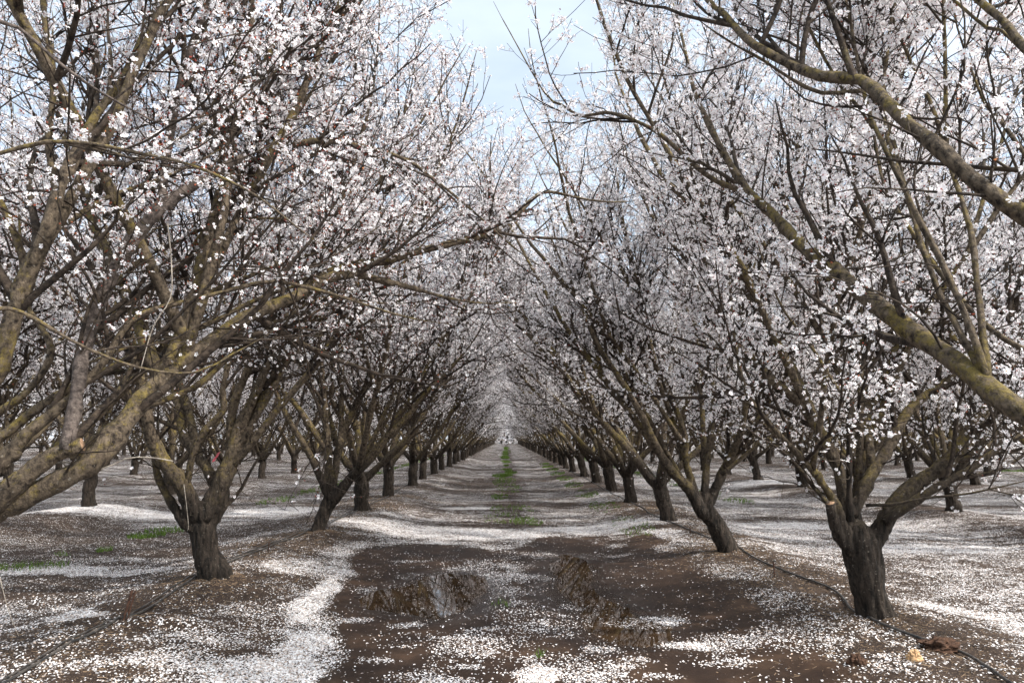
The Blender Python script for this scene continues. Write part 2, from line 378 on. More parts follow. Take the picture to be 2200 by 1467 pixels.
def tubes(P, Rd, s, rg=None, rough=0.0):
    """P (n,k,3) R (n,k) -> verts, quads, end caps"""
    n, k, _ = P.shape
    T = np.empty_like(P); T[:, 1:-1] = P[:, 2:] - P[:, :-2]; T[:, 0] = P[:, 1] - P[:, 0]; T[:, -1] = P[:, -1] - P[:, -2]
    T = nrm(T)
    ref = np.where(np.abs(T[:, :1, 2:3]) < .8, np.array([0, 0, 1.]), np.array([1., 0, 0]))[:, 0]
    u = nrm(np.cross(T[:, 0], ref))
    ang = np.arange(s) * 2 * np.pi / s
    V = np.empty((n, k, s, 3))
    for i in range(k):
        u = nrm(u - T[:, i] * np.sum(u * T[:, i], -1, keepdims=True)); v = np.cross(T[:, i], u)
        rr = Rd[:, i, None]
        if rough and rg is not None: rr = rr * (1 + rough * rg.normal(size=(n, s)))
        V[:, i] = P[:, i, None] + rr[..., None] * (np.cos(ang)[None, :, None] * u[:, None] + np.sin(ang)[None, :, None] * v[:, None])
    idx = np.arange(n * k * s).reshape(n, k, s)
    a = idx[:, :-1]; b = np.roll(a, -1, 2); c = np.roll(idx[:, 1:], -1, 2); d = idx[:, 1:]
    Q = np.stack([a, b, c, d], -1).reshape(-1, 4)
    return V.reshape(-1, 3), Q, idx[:, -1].reshape(-1, s), idx[:, 0, ::-1].reshape(-1, s)

def resample(pts, step):
    pts = np.asarray(pts, float); n = len(pts)
    ext = np.vstack([2 * pts[0] - pts[1], pts, 2 * pts[-1] - pts[-2]])
    out = []
    for i in range(n - 1):
        p0, p1, p2, p3 = ext[i:i + 4]
        m = max(2, int(np.linalg.norm(p2[:3] - p1[:3]) / step))
        for q in range(m):
            t = q / m
            out.append(.5 * ((2 * p1) + (-p0 + p2) * t + (2 * p0 - 5 * p1 + 4 * p2 - p3) * t * t + (-p0 + 3 * p1 - 3 * p2 + p3) * t ** 3))
    out.append(pts[-1]); return np.array(out)
def uniform(P, k):
    d = np.concatenate([[0], np.cumsum(np.linalg.norm(np.diff(P[:, :3], axis=0), axis=1))])
    t = np.linspace(0, d[-1], k)
    return np.stack([np.interp(t, d, P[:, j]) for j in range(P.shape[1])], 1)

# ------------------------------------------------------------------ growing twigs
def spawn(rg, P, Rd, rate, t0, t1, lmin, lmax, ang, k, up, wig, rscale, rtip, tipshort=.35, rmin=0.0, rmax=1.0):
    n, kk, _ = P.shape
    seg = np.linalg.norm(np.diff(P, axis=1), axis=2); Ln = seg.sum(1)
    cnt = np.maximum(0, np.floor(Ln * (t1 - t0) * rate + rg.random(n))).astype(int)
    idx = np.repeat(np.arange(n), cnt); m = len(idx)
    if m == 0: return np.zeros((0, k, 3)), np.zeros((0, k))
    t = t0 + (t1 - t0) * rg.random(m)
    f = t * (kk - 1); i0 = np.minimum(f.astype(int), kk - 2); fr = (f - i0)[:, None]
    pos = P[idx, i0] * (1 - fr) + P[idx, i0 + 1] * fr
    tan = nrm(P[idx, i0 + 1] - P[idx, i0])
    pr = Rd[idx, i0] * (1 - fr[:, 0]) + Rd[idx, i0 + 1] * fr[:, 0]
    rv = nrm(rg.normal(size=(m, 3))); perp = nrm(rv - tan * np.sum(rv * tan, -1, keepdims=True))
    a = np.radians(rg.normal(ang, 13, m))[:, None]
    D = nrm(tan * np.cos(a) + perp * np.sin(a) + np.array([0, 0, up]))
    ln = (lmin + (lmax - lmin) * rg.random(m)) * (1 - tipshort * t)
    st = (ln / (k - 1))[:, None]
    Q = np.empty((m, k, 3)); Q[:, 0] = pos
    for j in range(1, k):
        D = nrm(D + wig * rg.normal(size=(m, 3)) + np.array([0, 0, up * .25])); Q[:, j] = Q[:, j - 1] + D * st
    r0 = np.clip(np.minimum(pr * rscale, ln * .016 + .0008), rmin, rmax)
    g = np.linspace(0, 1, k)[None]
    return Q, r0[:, None] * (1 - g) + rtip * g

FL5 = []          # detailed flower, five petals of five corners, red calyx, heart
for q in range(5):
    a = q * 2 * math.pi / 5; ca, sa = math.cos(a), math.sin(a)
    for (r, s_, z) in ((.10, 0, 0), (.62, -.36, .22), (1.0, -.20, .30), (.93, 0.0, .27), (1.0, .20, .30), (.62, .36, .22)):
        FL5.append((r * ca - s_ * sa, r * sa + s_ * ca, z))
FL5 = np.array(FL5)
def flowers(rg, pos, nor, size, style):
    """pos, nor (n,3), size (n) -> verts, face lists"""
    n = len(pos); ref = nrm(rg.normal(size=(n, 3)))
    u = nrm(ref - nor * np.sum(ref * nor, -1, keepdims=True)); v = np.cross(nor, u)
    B = np.stack([u, v, nor], 1)
    if style == 'near':
        T = FL5.copy(); tv = []
        ca = [(.17 * math.cos(x), .17 * math.sin(x), -.10) for x in np.arange(4) * math.pi / 2] + [(0, 0, -.42)]
        he = [(.16 * math.cos(x), .16 * math.sin(x), .12) for x in np.arange(5) * math.pi * .4]
        T = np.vstack([T, ca, he]); nv = len(T)
        cup = rg.uniform(.3, 2.6, n)
        W = T[None] * size[:, None, None]; W = np.repeat(W, 1, 0)
        W = np.tile(T[None], (n, 1, 1)); W[:, :30, 2] *= cup[:, None]; W[:, :30, :2] *= (1 - .10 * (cup - 1))[:, None, None]
        W[:, :30] += rg.normal(size=(n, 30, 3)) * .07
        W = W * size[:, None, None]
        V = np.einsum('nij,njk->nik', W, B) + pos[:, None]
        o = (np.arange(n) * nv)[:, None]
        pet = np.concatenate([o + np.arange(q * 6, q * 6 + 6)[None] for q in range(5)], 0)
        cal = np.concatenate([o + np.array([[30 + a, 30 + (a + 1) % 4, 34]]) for a in range(4)], 0)
        hea = o + np.arange(35, 40)[None]
        return V.reshape(-1, 3), [(pet, 1), (cal, 2), (hea, 3)]
    if style == 'mid':
        T = [(0, 0, 0)]
        for q in range(5):
            a = q * 2 * math.pi / 5
            T += [(math.cos(a - .42), math.sin(a - .42), .3), (math.cos(a + .42), math.sin(a + .42), .3)]
        T += [(.2, 0, -.08), (-.1, .17, -.08), (-.1, -.17, -.08), (0, 0, -.4)]
        T += [(.17, 0, .12), (-.09, .15, .12), (-.09, -.15, .12)]
        T = np.array(T); nv = len(T)
        W = np.tile(T[None], (n, 1, 1)); W[:, 1:11, 2] *= rg.uniform(.3, 2.6, n)[:, None]
        W[:, 1:11] += rg.normal(size=(n, 10, 3)) * .10
        V = np.einsum('nij,njk->nik', W * size[:, None, None], B) + pos[:, None]
        o = (np.arange(n) * nv)[:, None]
        pet = np.concatenate([o + np.array([[0, 1 + 2 * q, 2 + 2 * q]]) for q in range(5)], 0)
        cal = np.concatenate([o + np.array([[11 + a, 11 + (a + 1) % 3, 14]]) for a in range(3)], 0)
        hea = o + np.array([[15, 16, 17]])
        return V.reshape(-1, 3), [(pet, 1), (cal, 2), (hea, 3)]
    T = np.array([(1, 0, .2), (.1, .95, .3), (-.9, .3, .1), (-.4, -.9, .35), (.5, -.8, .1)])   # far: one ragged cup
    W = np.tile(T[None], (n, 1, 1)) + rg.normal(size=(n, 5, 3)) * .22
    V = np.einsum('nij,njk->nik', W * size[:, None, None], B) + pos[:, None]
    o = (np.arange(n) * 5)[:, None]
    return V.reshape(-1, 3), [(np.concatenate([o + np.array([[0, 1, 2]]), o + np.array([[0, 2, 3]]), o + np.array([[0, 3, 4]])], 0), 1)]

class Tree:
    """collects limbs; builds trunk, limbs, crown (twigs) and blossom as separate meshes"""
    def __init__(self, seed, near='mid'):
        self.rg = np.random.default_rng(seed); self.limbs = []; self.trunk = None; self.near = near; self.stubs = []
    def grow_limb(self, p0, az, elv, ln, r0, r1, curve=.0, wig=.06, k=26, bend=0.0):
        rg = self.rg; d = np.array([math.cos(elv) * math.cos(az), math.cos(elv) * math.sin(az), math.sin(elv)])
        P = [np.array(p0, float)]; st = ln / (k - 1)
        for j in range(1, k):
            d = nrm(d + wig * rg.normal(size=3) + np.array([0, 0, curve * .06]) + np.array([math.cos(az), math.sin(az), 0]) * bend * .05 * (j / k)); P.append(P[-1] + d * st)
        g = np.linspace(0, 1, k); Rr = r0 * (1 - g) ** .8 + r1
        self.limbs.append(dict(P=np.array(P), R=Rr, mat=0))
        return self.limbs[-1]

def limb_mesh(name, P, Rr, mat_, rg, s=10, cut=False):
    k = len(P)
    knob = 1 + .07 * rg.normal(size=k) + (rg.random(k) < .09) * rg.uniform(.08, .28, k)
    V, Q, e1, e0 = tubes(P[None], (Rr * knob)[None], s, rg, .055)
    fl = [(Q, 0), (e0, 0), (e1, 1 if cut else 0)]
    return mesh_from(name, V, fl, [mat_, M_CUT])

def remesh_trunk(name, chains, vox, seed, mtl):
    """fuse trunk and limb bases into one skin, then groove it like bark"""
    Vs, Fs, off = [], [], 0
    fl = []
    for P, Rr in chains:
        V, Q, e1, e0 = tubes(np.array(P)[None], np.array(Rr)[None], 14)
        fl += [(Q + off, 0)]
        # cap with fans
        for e in (e1, e0): fl += [(e + off, 0)]
        Vs.append(V); off += len(V)
    me = mesh_from('tmp', np.vstack(Vs), fl, [], True)
    o = bpy.data.objects.new('tmp', me); C.objects.link(o)
    md = o.modifiers.new('r', 'REMESH'); md.mode = 'VOXEL'; md.voxel_size = vox; md.use_smooth_shade = True
    sm = o.modifiers.new('s', 'SMOOTH'); sm.factor = .6; sm.iterations = 7
    dg = bpy.context.evaluated_depsgraph_get()
    me2 = bpy.data.meshes.new_from_object(o.evaluated_get(dg)); me2.name = name
    bpy.data.objects.remove(o); bpy.data.meshes.remove(me)
    n = len(me2.vertices); co = np.empty(n * 3, np.float32); me2.vertices.foreach_get('co', co); co = co.reshape(-1, 3)
    no = np.empty(n * 3, np.float32); me2.vertices.foreach_get('normal', no); no = no.reshape(-1, 3)
    d = np.empty(n)
    for i, c in enumerate(co):
        v = Vector((c[0] * 22 + seed, c[1] * 22, c[2] * 5.5)); r = abs(mnoise.noise(v)) * 2
        l = mnoise.noise(Vector((c[0] * 6 + seed, c[1] * 6, c[2] * 3)))
        fl_ = max(0., 1 - max(c[2], 0) / .26) ** 2; a_ = math.atan2(c[1], c[0]); d[i] = .019 * (min(r, .8) - .45) + .018 * l + fl_ * .06 * max(0, mnoise.noise(Vector((math.cos(a_) * 2.2 + seed, math.sin(a_) * 2.2, 0))) + .15)
    co += no * d[:, None]
    me2.vertices.foreach_set('co', co.ravel().astype(np.float32))
    me2.materials.clear(); me2.materials.append(mtl)
    me2.polygons.foreach_set('use_smooth', np.ones(len(me2.polygons), bool)); me2.update()
    return me2

def crown_arrays(T, o):
    """o: options. returns twig tube batches and flower pos/nor"""
    rg = T.rg
    K = 20
    LP = np.array([uniform(np.column_stack([l['P'], l['R']]), K) for l in T.limbs])
    P0, R0_ = LP[:, :, :3], LP[:, :, 3]
    t0 = o.get('t0', .2)
    P1, R1_ = spawn(rg, P0, R0_, o.get('n1', 5.6), t0, .99, .8, 2.2, 42, 9, o.get('up', .22), .12, .55, .0028, .35, .004, .022)
    P1b, R1b = spawn(rg, P0, R0_, o.get('n1b', 2.6), .04, .45, .35, 1.0, 65, 9, -.05, .16, .3, .0015, .2, .002, .006)      # thin bare lower shoots
    keep = o['keep']
    def flt(P, R_):
        if len(P) == 0: return P, R_
        kp = keep(P[:, -1]) & keep(P[:, P.shape[1] // 2]); return P[kp], R_[kp]
    P1, R1_ = flt(P1, R1_); P1b, R1b = flt(P1b, R1b)
    P2, R2_ = spawn(rg, P1, R1_, o.get('n2', 8.0), .08, 1, .25, .9, 46, 6, .16, .13, .6, .0014, .35, .0016, .006)
    P2b, R2b = spawn(rg, P0, R0_, 2.6, .3, 1, .25, .8, 55, 6, .2, .12, .3, .0014, .3, .0016, .005)
    P2 = np.vstack([P2, P2b]); R2_ = np.vstack([R2_, R2b])
    P2, R2_ = flt(P2, R2_)
    P3, R3_ = spawn(rg, P2, R2_, o.get('n3', 10.0), .06, 1, .03, .16, 58, 3, .1, .15, .8, .0011, .2, .0011, .0022)
    P3b, R3b = spawn(rg, P1b, R1b, 7, .1, 1, .04, .25, 50, 3, .0, .2, .8, .0009, .2, .0009, .0018)
    P3c, R3c = spawn(rg, P1, R1_, 5, .1, 1, .03, .12, 65, 3, .1, .15, .5, .0011, .2, .0011, .0022)
    P3 = np.vstack([P3, P3b, P3c]); R3_ = np.vstack([R3_, R3b, R3c])
    P3, R3_ = flt(P3, R3_)
    # blossoms round the spur tips and along the shoots
    nf = .95 * o.get('nf', 3.8)
    prob = o['bloom']
    tip = P3[:, -1]; w_ = prob(tip)
    cl_ = np.sin(tip[:, 0] * 3.1 + 2 * np.sin(tip[:, 1] * 2.3)) * np.sin(tip[:, 2] * 2.7 + 1.5 * np.sin(tip[:, 0] * 1.9 + tip[:, 1] * 2.9))
    w_ = w_ * (1.05 + .65 * cl_)
    cnt = np.floor(nf * w_ * rg.uniform(.3, 1.7, len(tip)) + rg.random(len(tip))).astype(int); cnt[w_ < .02] = 0
    idx = np.repeat(np.arange(len(tip)), cnt)
    ofs = nrm(rg.normal(size=(len(idx), 3))) * rg.uniform(.008, .034, len(idx))[:, None]
    fr = rg.random((len(idx), 1)) ** .5
    pos = P3[idx, 0] * (1 - fr) + tip[idx] * fr + ofs
    nor = nrm(ofs * 30 + rg.normal(size=ofs.shape) * .35 + np.array([0, 0, .15]))
    # along shoots
    m = int(len(P2) * o.get('nf2', 2.2)); i2 = rg.integers(0, len(P2), m); j2 = rg.integers(1, 5, m)
    q = P2[i2, j2]; ok = rg.random(m) < prob(q); q = q[ok]
    of2 = nrm(rg.normal(size=q.shape)) * .02
    pos = np.vstack([pos, q + of2]); nor = np.vstack([nor, nrm(of2 * 40 + rg.normal(size=q.shape) * .4)])
    kp = keep(pos)
    return [(P1, R1_, 5), (P1b, R1b, 3), (P2, R2_, 3 if T.near != 'near' else 4), (P3, R3_, 3)], pos[kp], nor[kp]

def build_tree(T, opts, loc, name='almond_tree', sides=10, vox=.02, merged=False, trunk_mat=None):
    root = bpy.data.objects.new(name, None); C.objects.link(root); root.location = loc; root.empty_display_size = .2
    rg = T.rg
    tR_ = T.trunk['R'].copy(); tR_[-1] *= .55; tR_[-2] *= .85; chains = [(T.trunk['P'], tR_)]
    for l in T.limbs:
        if l.get('fuse', True):
            s = np.cumsum(np.r_[0, np.linalg.norm(np.diff(l['P'], axis=0), axis=1)]); k = max(3, int(np.searchsorted(s, l.get('fl', .55))))
            RR = l['R'][:k].copy(); RR = RR * np.linspace(1.1, 1.0, k); RR[0] = min(RR[0], .09)
            ti = int(.62 * len(T.trunk['P'])); t_p, t_r = T.trunk['P'][ti], T.trunk['R'][ti]
            a_ = t_p + (l['P'][0] - t_p) * np.linspace(0, 1, 4)[:-1, None]; b_ = np.linspace(min(t_r * .75, RR[0] * 1.35), RR[0], 4)[:-1]
            chains.append((np.vstack([a_, l['P'][:k]]), np.r_[b_, RR]))
    tm = remesh_trunk('trunk', chains, vox, rg.random() * 50, M_LIMB)
    batches, pos, nor = crown_arrays(T, opts)
    VV, off, fl = [], 0, []
    for P, Rr, s in batches:
        if len(P) == 0: continue
        V, Q, _, _ = tubes(P, Rr * opts.get('tw', 1.25), s); VV.append(V); fl.append((Q + off, 0)); off += len(V)
    V2, f2 = flowers(rg, pos, nor, rg.uniform(.0115, .020, len(pos)) * opts.get('fs', 1), T.near)
    # stray red-brown calyces left where petals have dropped
    nb = int(len(pos) * opts.get('husk', .15)); print('TREE', T.near, len(T.limbs), [len(b[0]) for b in batches], len(pos))
    if merged:
        lv, lo, lf = [], 0, []
        for l in T.limbs:
            V, Q, e1, e0 = tubes(l['P'][None, ::2], l['R'][None, ::2], 6); lv.append(V); lf.append(Q + lo); lo += len(V)
        nv = len(tm.vertices); co = np.empty(nv * 3, np.float32); tm.vertices.foreach_get('co', co)
        npoly = len(tm.polygons); quads = np.array([list(p_.vertices) for p_ in tm.polygons if len(p_.vertices) == 4])
        me = mesh_from('trunk', np.vstack([co.reshape(-1, 3)] + lv), [(quads, 0)] + [(np.vstack(lf) + nv, 1)], [M_TRUNK, M_LIMB])
        link('trunk', me, root)
        VV.append(V2); fl += [(f + off, i) for f, i in f2]
        link('crown', mesh_from('crown', np.vstack(VV), fl, [M_TWIG, M_PETAL, M_CALYX, M_HEART]), root)
        return root
    link('trunk', tm, root)
    for l in T.limbs:
        link('limb', limb_mesh('limb', l['P'], l['R'], (M_LIMB, M_LIMB_GREY, M_TRUNK)[l.get('mat', 0)], rg, sides, l.get('cut', False)), root)
    cr_ = link('crown', mesh_from('crown', np.vstack(VV), fl, [M_TWIG]), root)
    if nb:
        i = rg.integers(0, len(pos), nb); q = pos[i] + rg.normal(size=(nb, 3)) * .02; d = nrm(rg.normal(size=(nb, 3)))
        e = rg.uniform(.004, .007, nb)[:, None]
        a, b_ = nrm(np.cross(d, rg.normal(size=(nb, 3)))), None
        b_ = np.cross(d, a)
        V3 = np.stack([q + a * e, q - a * e * .5 + b_ * e * .9, q - a * e * .5 - b_ * e * .9, q + d * e * 2.2], 1).reshape(-1, 3)
        o_ = (np.arange(nb) * 4)[:, None] + len(V2)
        f2 = f2 + [(np.concatenate([o_ + np.array([[0, 1, 3]]), o_ + np.array([[1, 2, 3]]), o_ + np.array([[2, 0, 3]])], 0), 2)]
        V2 = np.vstack([V2, V3])
    bl = link('blossom', mesh_from('blossom', V2, f2, [M_PETAL, M_PETAL, M_CALYX, M_HEART]), cr_)
    bl['kind'] = 'stuff'
    return root

# ------------------------------------------------------------------ generic trees
def bloomfn(z0, z1, lo, hi):
    return lambda p: lo + (hi - lo) * sstep(z0, z1, p[:, 2])
def generic(seed, near, opts, merged=False, lean=(-.10, 0), reach=0.0, vox=.026, H=1.0):
    T = Tree(seed, near); rg = T.rg
    h = rg.uniform(.62, .85); top = np.array([lean[0] + rg.normal() * .05, lean[1] + rg.normal() * .05, h])
    k = 9; g = np.linspace(0, 1, k)[:, None]
    P = top * g ** 1.1; P[:, 2] = -.12 + (h + .12) * g[:, 0]
    P[:, :2] += rg.normal(size=(k, 2)) * .008
    T.trunk = dict(P=P, R=(.125 + .055 * np.exp(-g[:, 0] * 7) + .02 * g[:, 0]) * rg.uniform(.92, 1.12))
    n = int(rg.integers(4, 7)); a0 = rg.random() * 6.28
    for i in range(n):
        a = a0 + i * 2 * math.pi / n + rg.normal() * .25
        dirx = math.cos(a)
        T.grow_limb(top + np.array([math.cos(a) * .04, math.sin(a) * .04, -.12]), a, R(rg.uniform(40, 58)), rg.uniform(4.8, 5.8) * H, rg.uniform(.055, .075), .004, rg.uniform(.1, .9), .05)
        l = T.limbs[-1]
        if rg.random() < .8:   # fork
            j = int(rg.integers(6, 11)); e = l['P'][j + 1] - l['P'][j]; az2 = math.atan2(e[1], e[0]) + rg.choice([-1, 1]) * rg.uniform(.5, 1.0)
            T.grow_limb(l['P'][j], az2, R(rg.uniform(48, 74)), rg.uniform(3.0, 4.2) * H, l['R'][j] * .8, .003, .4, .06, 20); T.limbs[-1]['fuse'] = False
    T.grow_limb(top + np.array([0, 0, -.1]), rg.random() * 6.28, R(80), 5.0 * H, .05, .003, .3, .06)
    for az_ in ([0, .5] if reach > 0 else [math.pi, math.pi - .5] if reach < 0 else [0, math.pi]):
        b0 = max(T.limbs[:n], key=lambda l: (l['P'][8] - l['P'][0])[0] * math.cos(az_)); j = int(rg.integers(4, 8))
        T.grow_limb(b0['P'][j], az_ + rg.normal() * .15, R(rg.uniform(46, 58)), rg.uniform(5.2, 5.9), b0['R'][j] * .8, .003, .35, .045); T.limbs[-1]['fuse'] = False
    keep = lambda p: (p[:, 2] > .55) & (p[:, 2] < 7.0) & (np.hypot(p[:, 0], p[:, 1]) < 4.4 - .35 * (p[:, 2] > 5.5))
    o = dict(keep=keep, bloom=bloomfn(1.1, 2.6, .10, 1.0)); o.update(opts)
    return build_tree(T, o, (0, 0, 0), merged=merged, vox=vox)

def copy_tree(src, loc, rz, sc):
    r = src.copy(); C.objects.link(r)
    for k_ in list(r.keys()):
        if k_ in ('label', 'category', 'group'): del r[k_]
    r.location = loc; r.rotation_euler = (0, 0, rz); r.scale = (sc, sc, sc)
    for ch in src.children:
        c = ch.copy(); C.objects.link(c); c.parent = r
        for g in ch.children:
            d = g.copy(); C.objects.link(d); d.parent = c
    return r

GZ = lambda x, y: float(z_ground(np.array([x]), np.array([y]))[0])
BR = ground(1880, 1335, .15); BR2 = ground(1565, 1190, .15); BL2 = ground(468, 1250, .15); BL3 = ground(683, 1147, .15)
SP = 3.86
yR = [BR[1] + SP * (i - 1) - .15 * 0 for i in range(0, 52)]    # R0, R1, ...
yR = [2.25, BR[1], BR2[1]] + [BR2[1] + SP * i for i in range(1, 50)]
yL = [BL2[1] - SP, BL2[1], BL3[1]] + [BL3[1] + SP * i for i in range(1, 50)]

# ---- hero trees: limbs given as (photo pixels, depth at each) -----------------------------------
def traced(base, pts, d, wpx, mat_=0, fuse=False, cut=False, step=.07):
    """pts px list; d (d0, d1) or list of depths; wpx (w0, w1) limb width in photo px"""
    n = len(pts); dd = np.interp(np.linspace(0, 1, n), np.linspace(0, 1, len(d)), d)
    ww = .82 * np.interp(np.linspace(0, 1, n), np.linspace(0, 1, len(wpx)), wpx)
    A = np.array([[*(at(x, y, q) - base), wv * q / F / 2] for (x, y), q, wv in zip(pts, dd, ww)])
    if not cut:
        dr = nrm(A[-1, :3] - A[-2, :3]); r_ = A[-1, 3]; ex = [A]
        q_ = min(1, r_ / .016)
        for q, f_ in ((.25 * q_, .8), (.55 * q_, .5), (.95 * q_, .15)): ex.append(np.array([[*(A[-1, :3] + dr * q + np.array([.05 * q * ((n % 3) - 1), 0, .25 * q * q])), r_ * f_]]))
        A = np.vstack(ex)
    A = resample(A, step)
    return dict(P=A[:, :3], R=np.maximum(A[:, 3], .0018), mat=mat_, fuse=fuse, cut=cut)
def hero(seed, base, crotch_px, crotch_d, trunk_w, limbs, extra, near, keepw, bloom, opts=None, vox=.013, trunk_px=None, name='almond_tree'):
    base = np.array([base[0], base[1], GZ(base[0], base[1])])
    T = Tree(seed, near); rg = T.rg
    tp = at(*crotch_px, crotch_d) - base
    if trunk_px:
        mids = [at(x, y, q) - base for x, y, q in trunk_px]
    else: mids = [tp * .5 + np.array([0, 0, .02])]
    P = resample(np.vstack([[0, 0, -.15], [0, 0, .02], *mids, tp]), .08)
    g = np.linspace(0, 1, len(P)); r = trunk_w * .45
    T.trunk = dict(P=P, R=r * (.92 + .32 * np.exp(-g * 9) + .10 * np.sin(g * 5 + seed) + .12 * g))
    for a in limbs:
        T.limbs.append(traced(base, **a))
    for (az_, el_, ln, r0) in extra:
        fz = [l for l in T.limbs[:len(limbs)] if l['fuse'] and not l['cut'] and len(l['P']) > 16] or T.limbs[:1]
        ddx = np.array([math.cos(R(az_)), math.sin(R(az_))]); b_ = max(fz, key=lambda l: float(nrm((l['P'][12] - l['P'][0])[:2]) @ ddx) + .5 * rg.random())
        jj = int(rg.integers(5, 11)) + (10 if base[1] < 4.5 else 0); jj = min(jj, len(b_['P']) - 2)
        T.grow_limb(b_['P'][jj], R(az_), R(el_), ln * .93, min(r0, b_['R'][jj] * .8), .003, .3, .05); T.limbs[-1]['fuse'] = False
        l = T.limbs[-1]
        j = int(rg.integers(7, 12)); e = l['P'][j + 1] - l['P'][j]; az2 = math.atan2(e[1], e[0]) + rg.choice([-1, 1]) * rg.uniform(.4, .9)
        T.grow_limb(l['P'][j], az2, R(rg.uniform(50, 72)), ln * .65, l['R'][j] * .8, .003, .4, .06, 20); T.limbs[-1]['fuse'] = False
    bw = base
    def keep(p):
        q = p + bw
        ok = (q[:, 2] > .75) & (q[:, 2] < 7.3) & (np.linalg.norm(q - np.array([0, 0, CAMH]), axis=1) > 2.0)
        return ok & keepw(q)
    o = dict(keep=keep, bloom=lambda p: bloom(p + bw)); o.update(opts or {})
    return build_tree(T, o, tuple(base), vox=vox, sides=12, name=name)

# open sky above the lane: the two rows' tops do not meet near the camera
def gapL(q):     # left row trees stop here
    y, z = q[:, 1], q[:, 2]
    lim = -.25 + sstep(8, 12, y) * 1.7 + 2.0 * (1 - sstep(3.2, 5.2, z)) * sstep(4, 8, y)
    return q[:, 0] < lim + .25 * np.sin(y * 2.1 + z * 3)
def gapR(q):
    y, z = q[:, 1], q[:, 2]
    lim = 1.15 - sstep(9, 14, y) * 1.3 - 1.2 * (1 - sstep(3.0, 5.4, z)) * sstep(4, 8, y)
    return q[:, 0] > lim + .25 * np.sin(y * 1.7 + z * 2.6)

bloomL = lambda q: (.06 + .80 * sstep(1.9, 3.4, q[:, 2]))
bloomR = lambda q: (.38 + .62 * sstep(1.3, 2.4, q[:, 2]))
trees = []
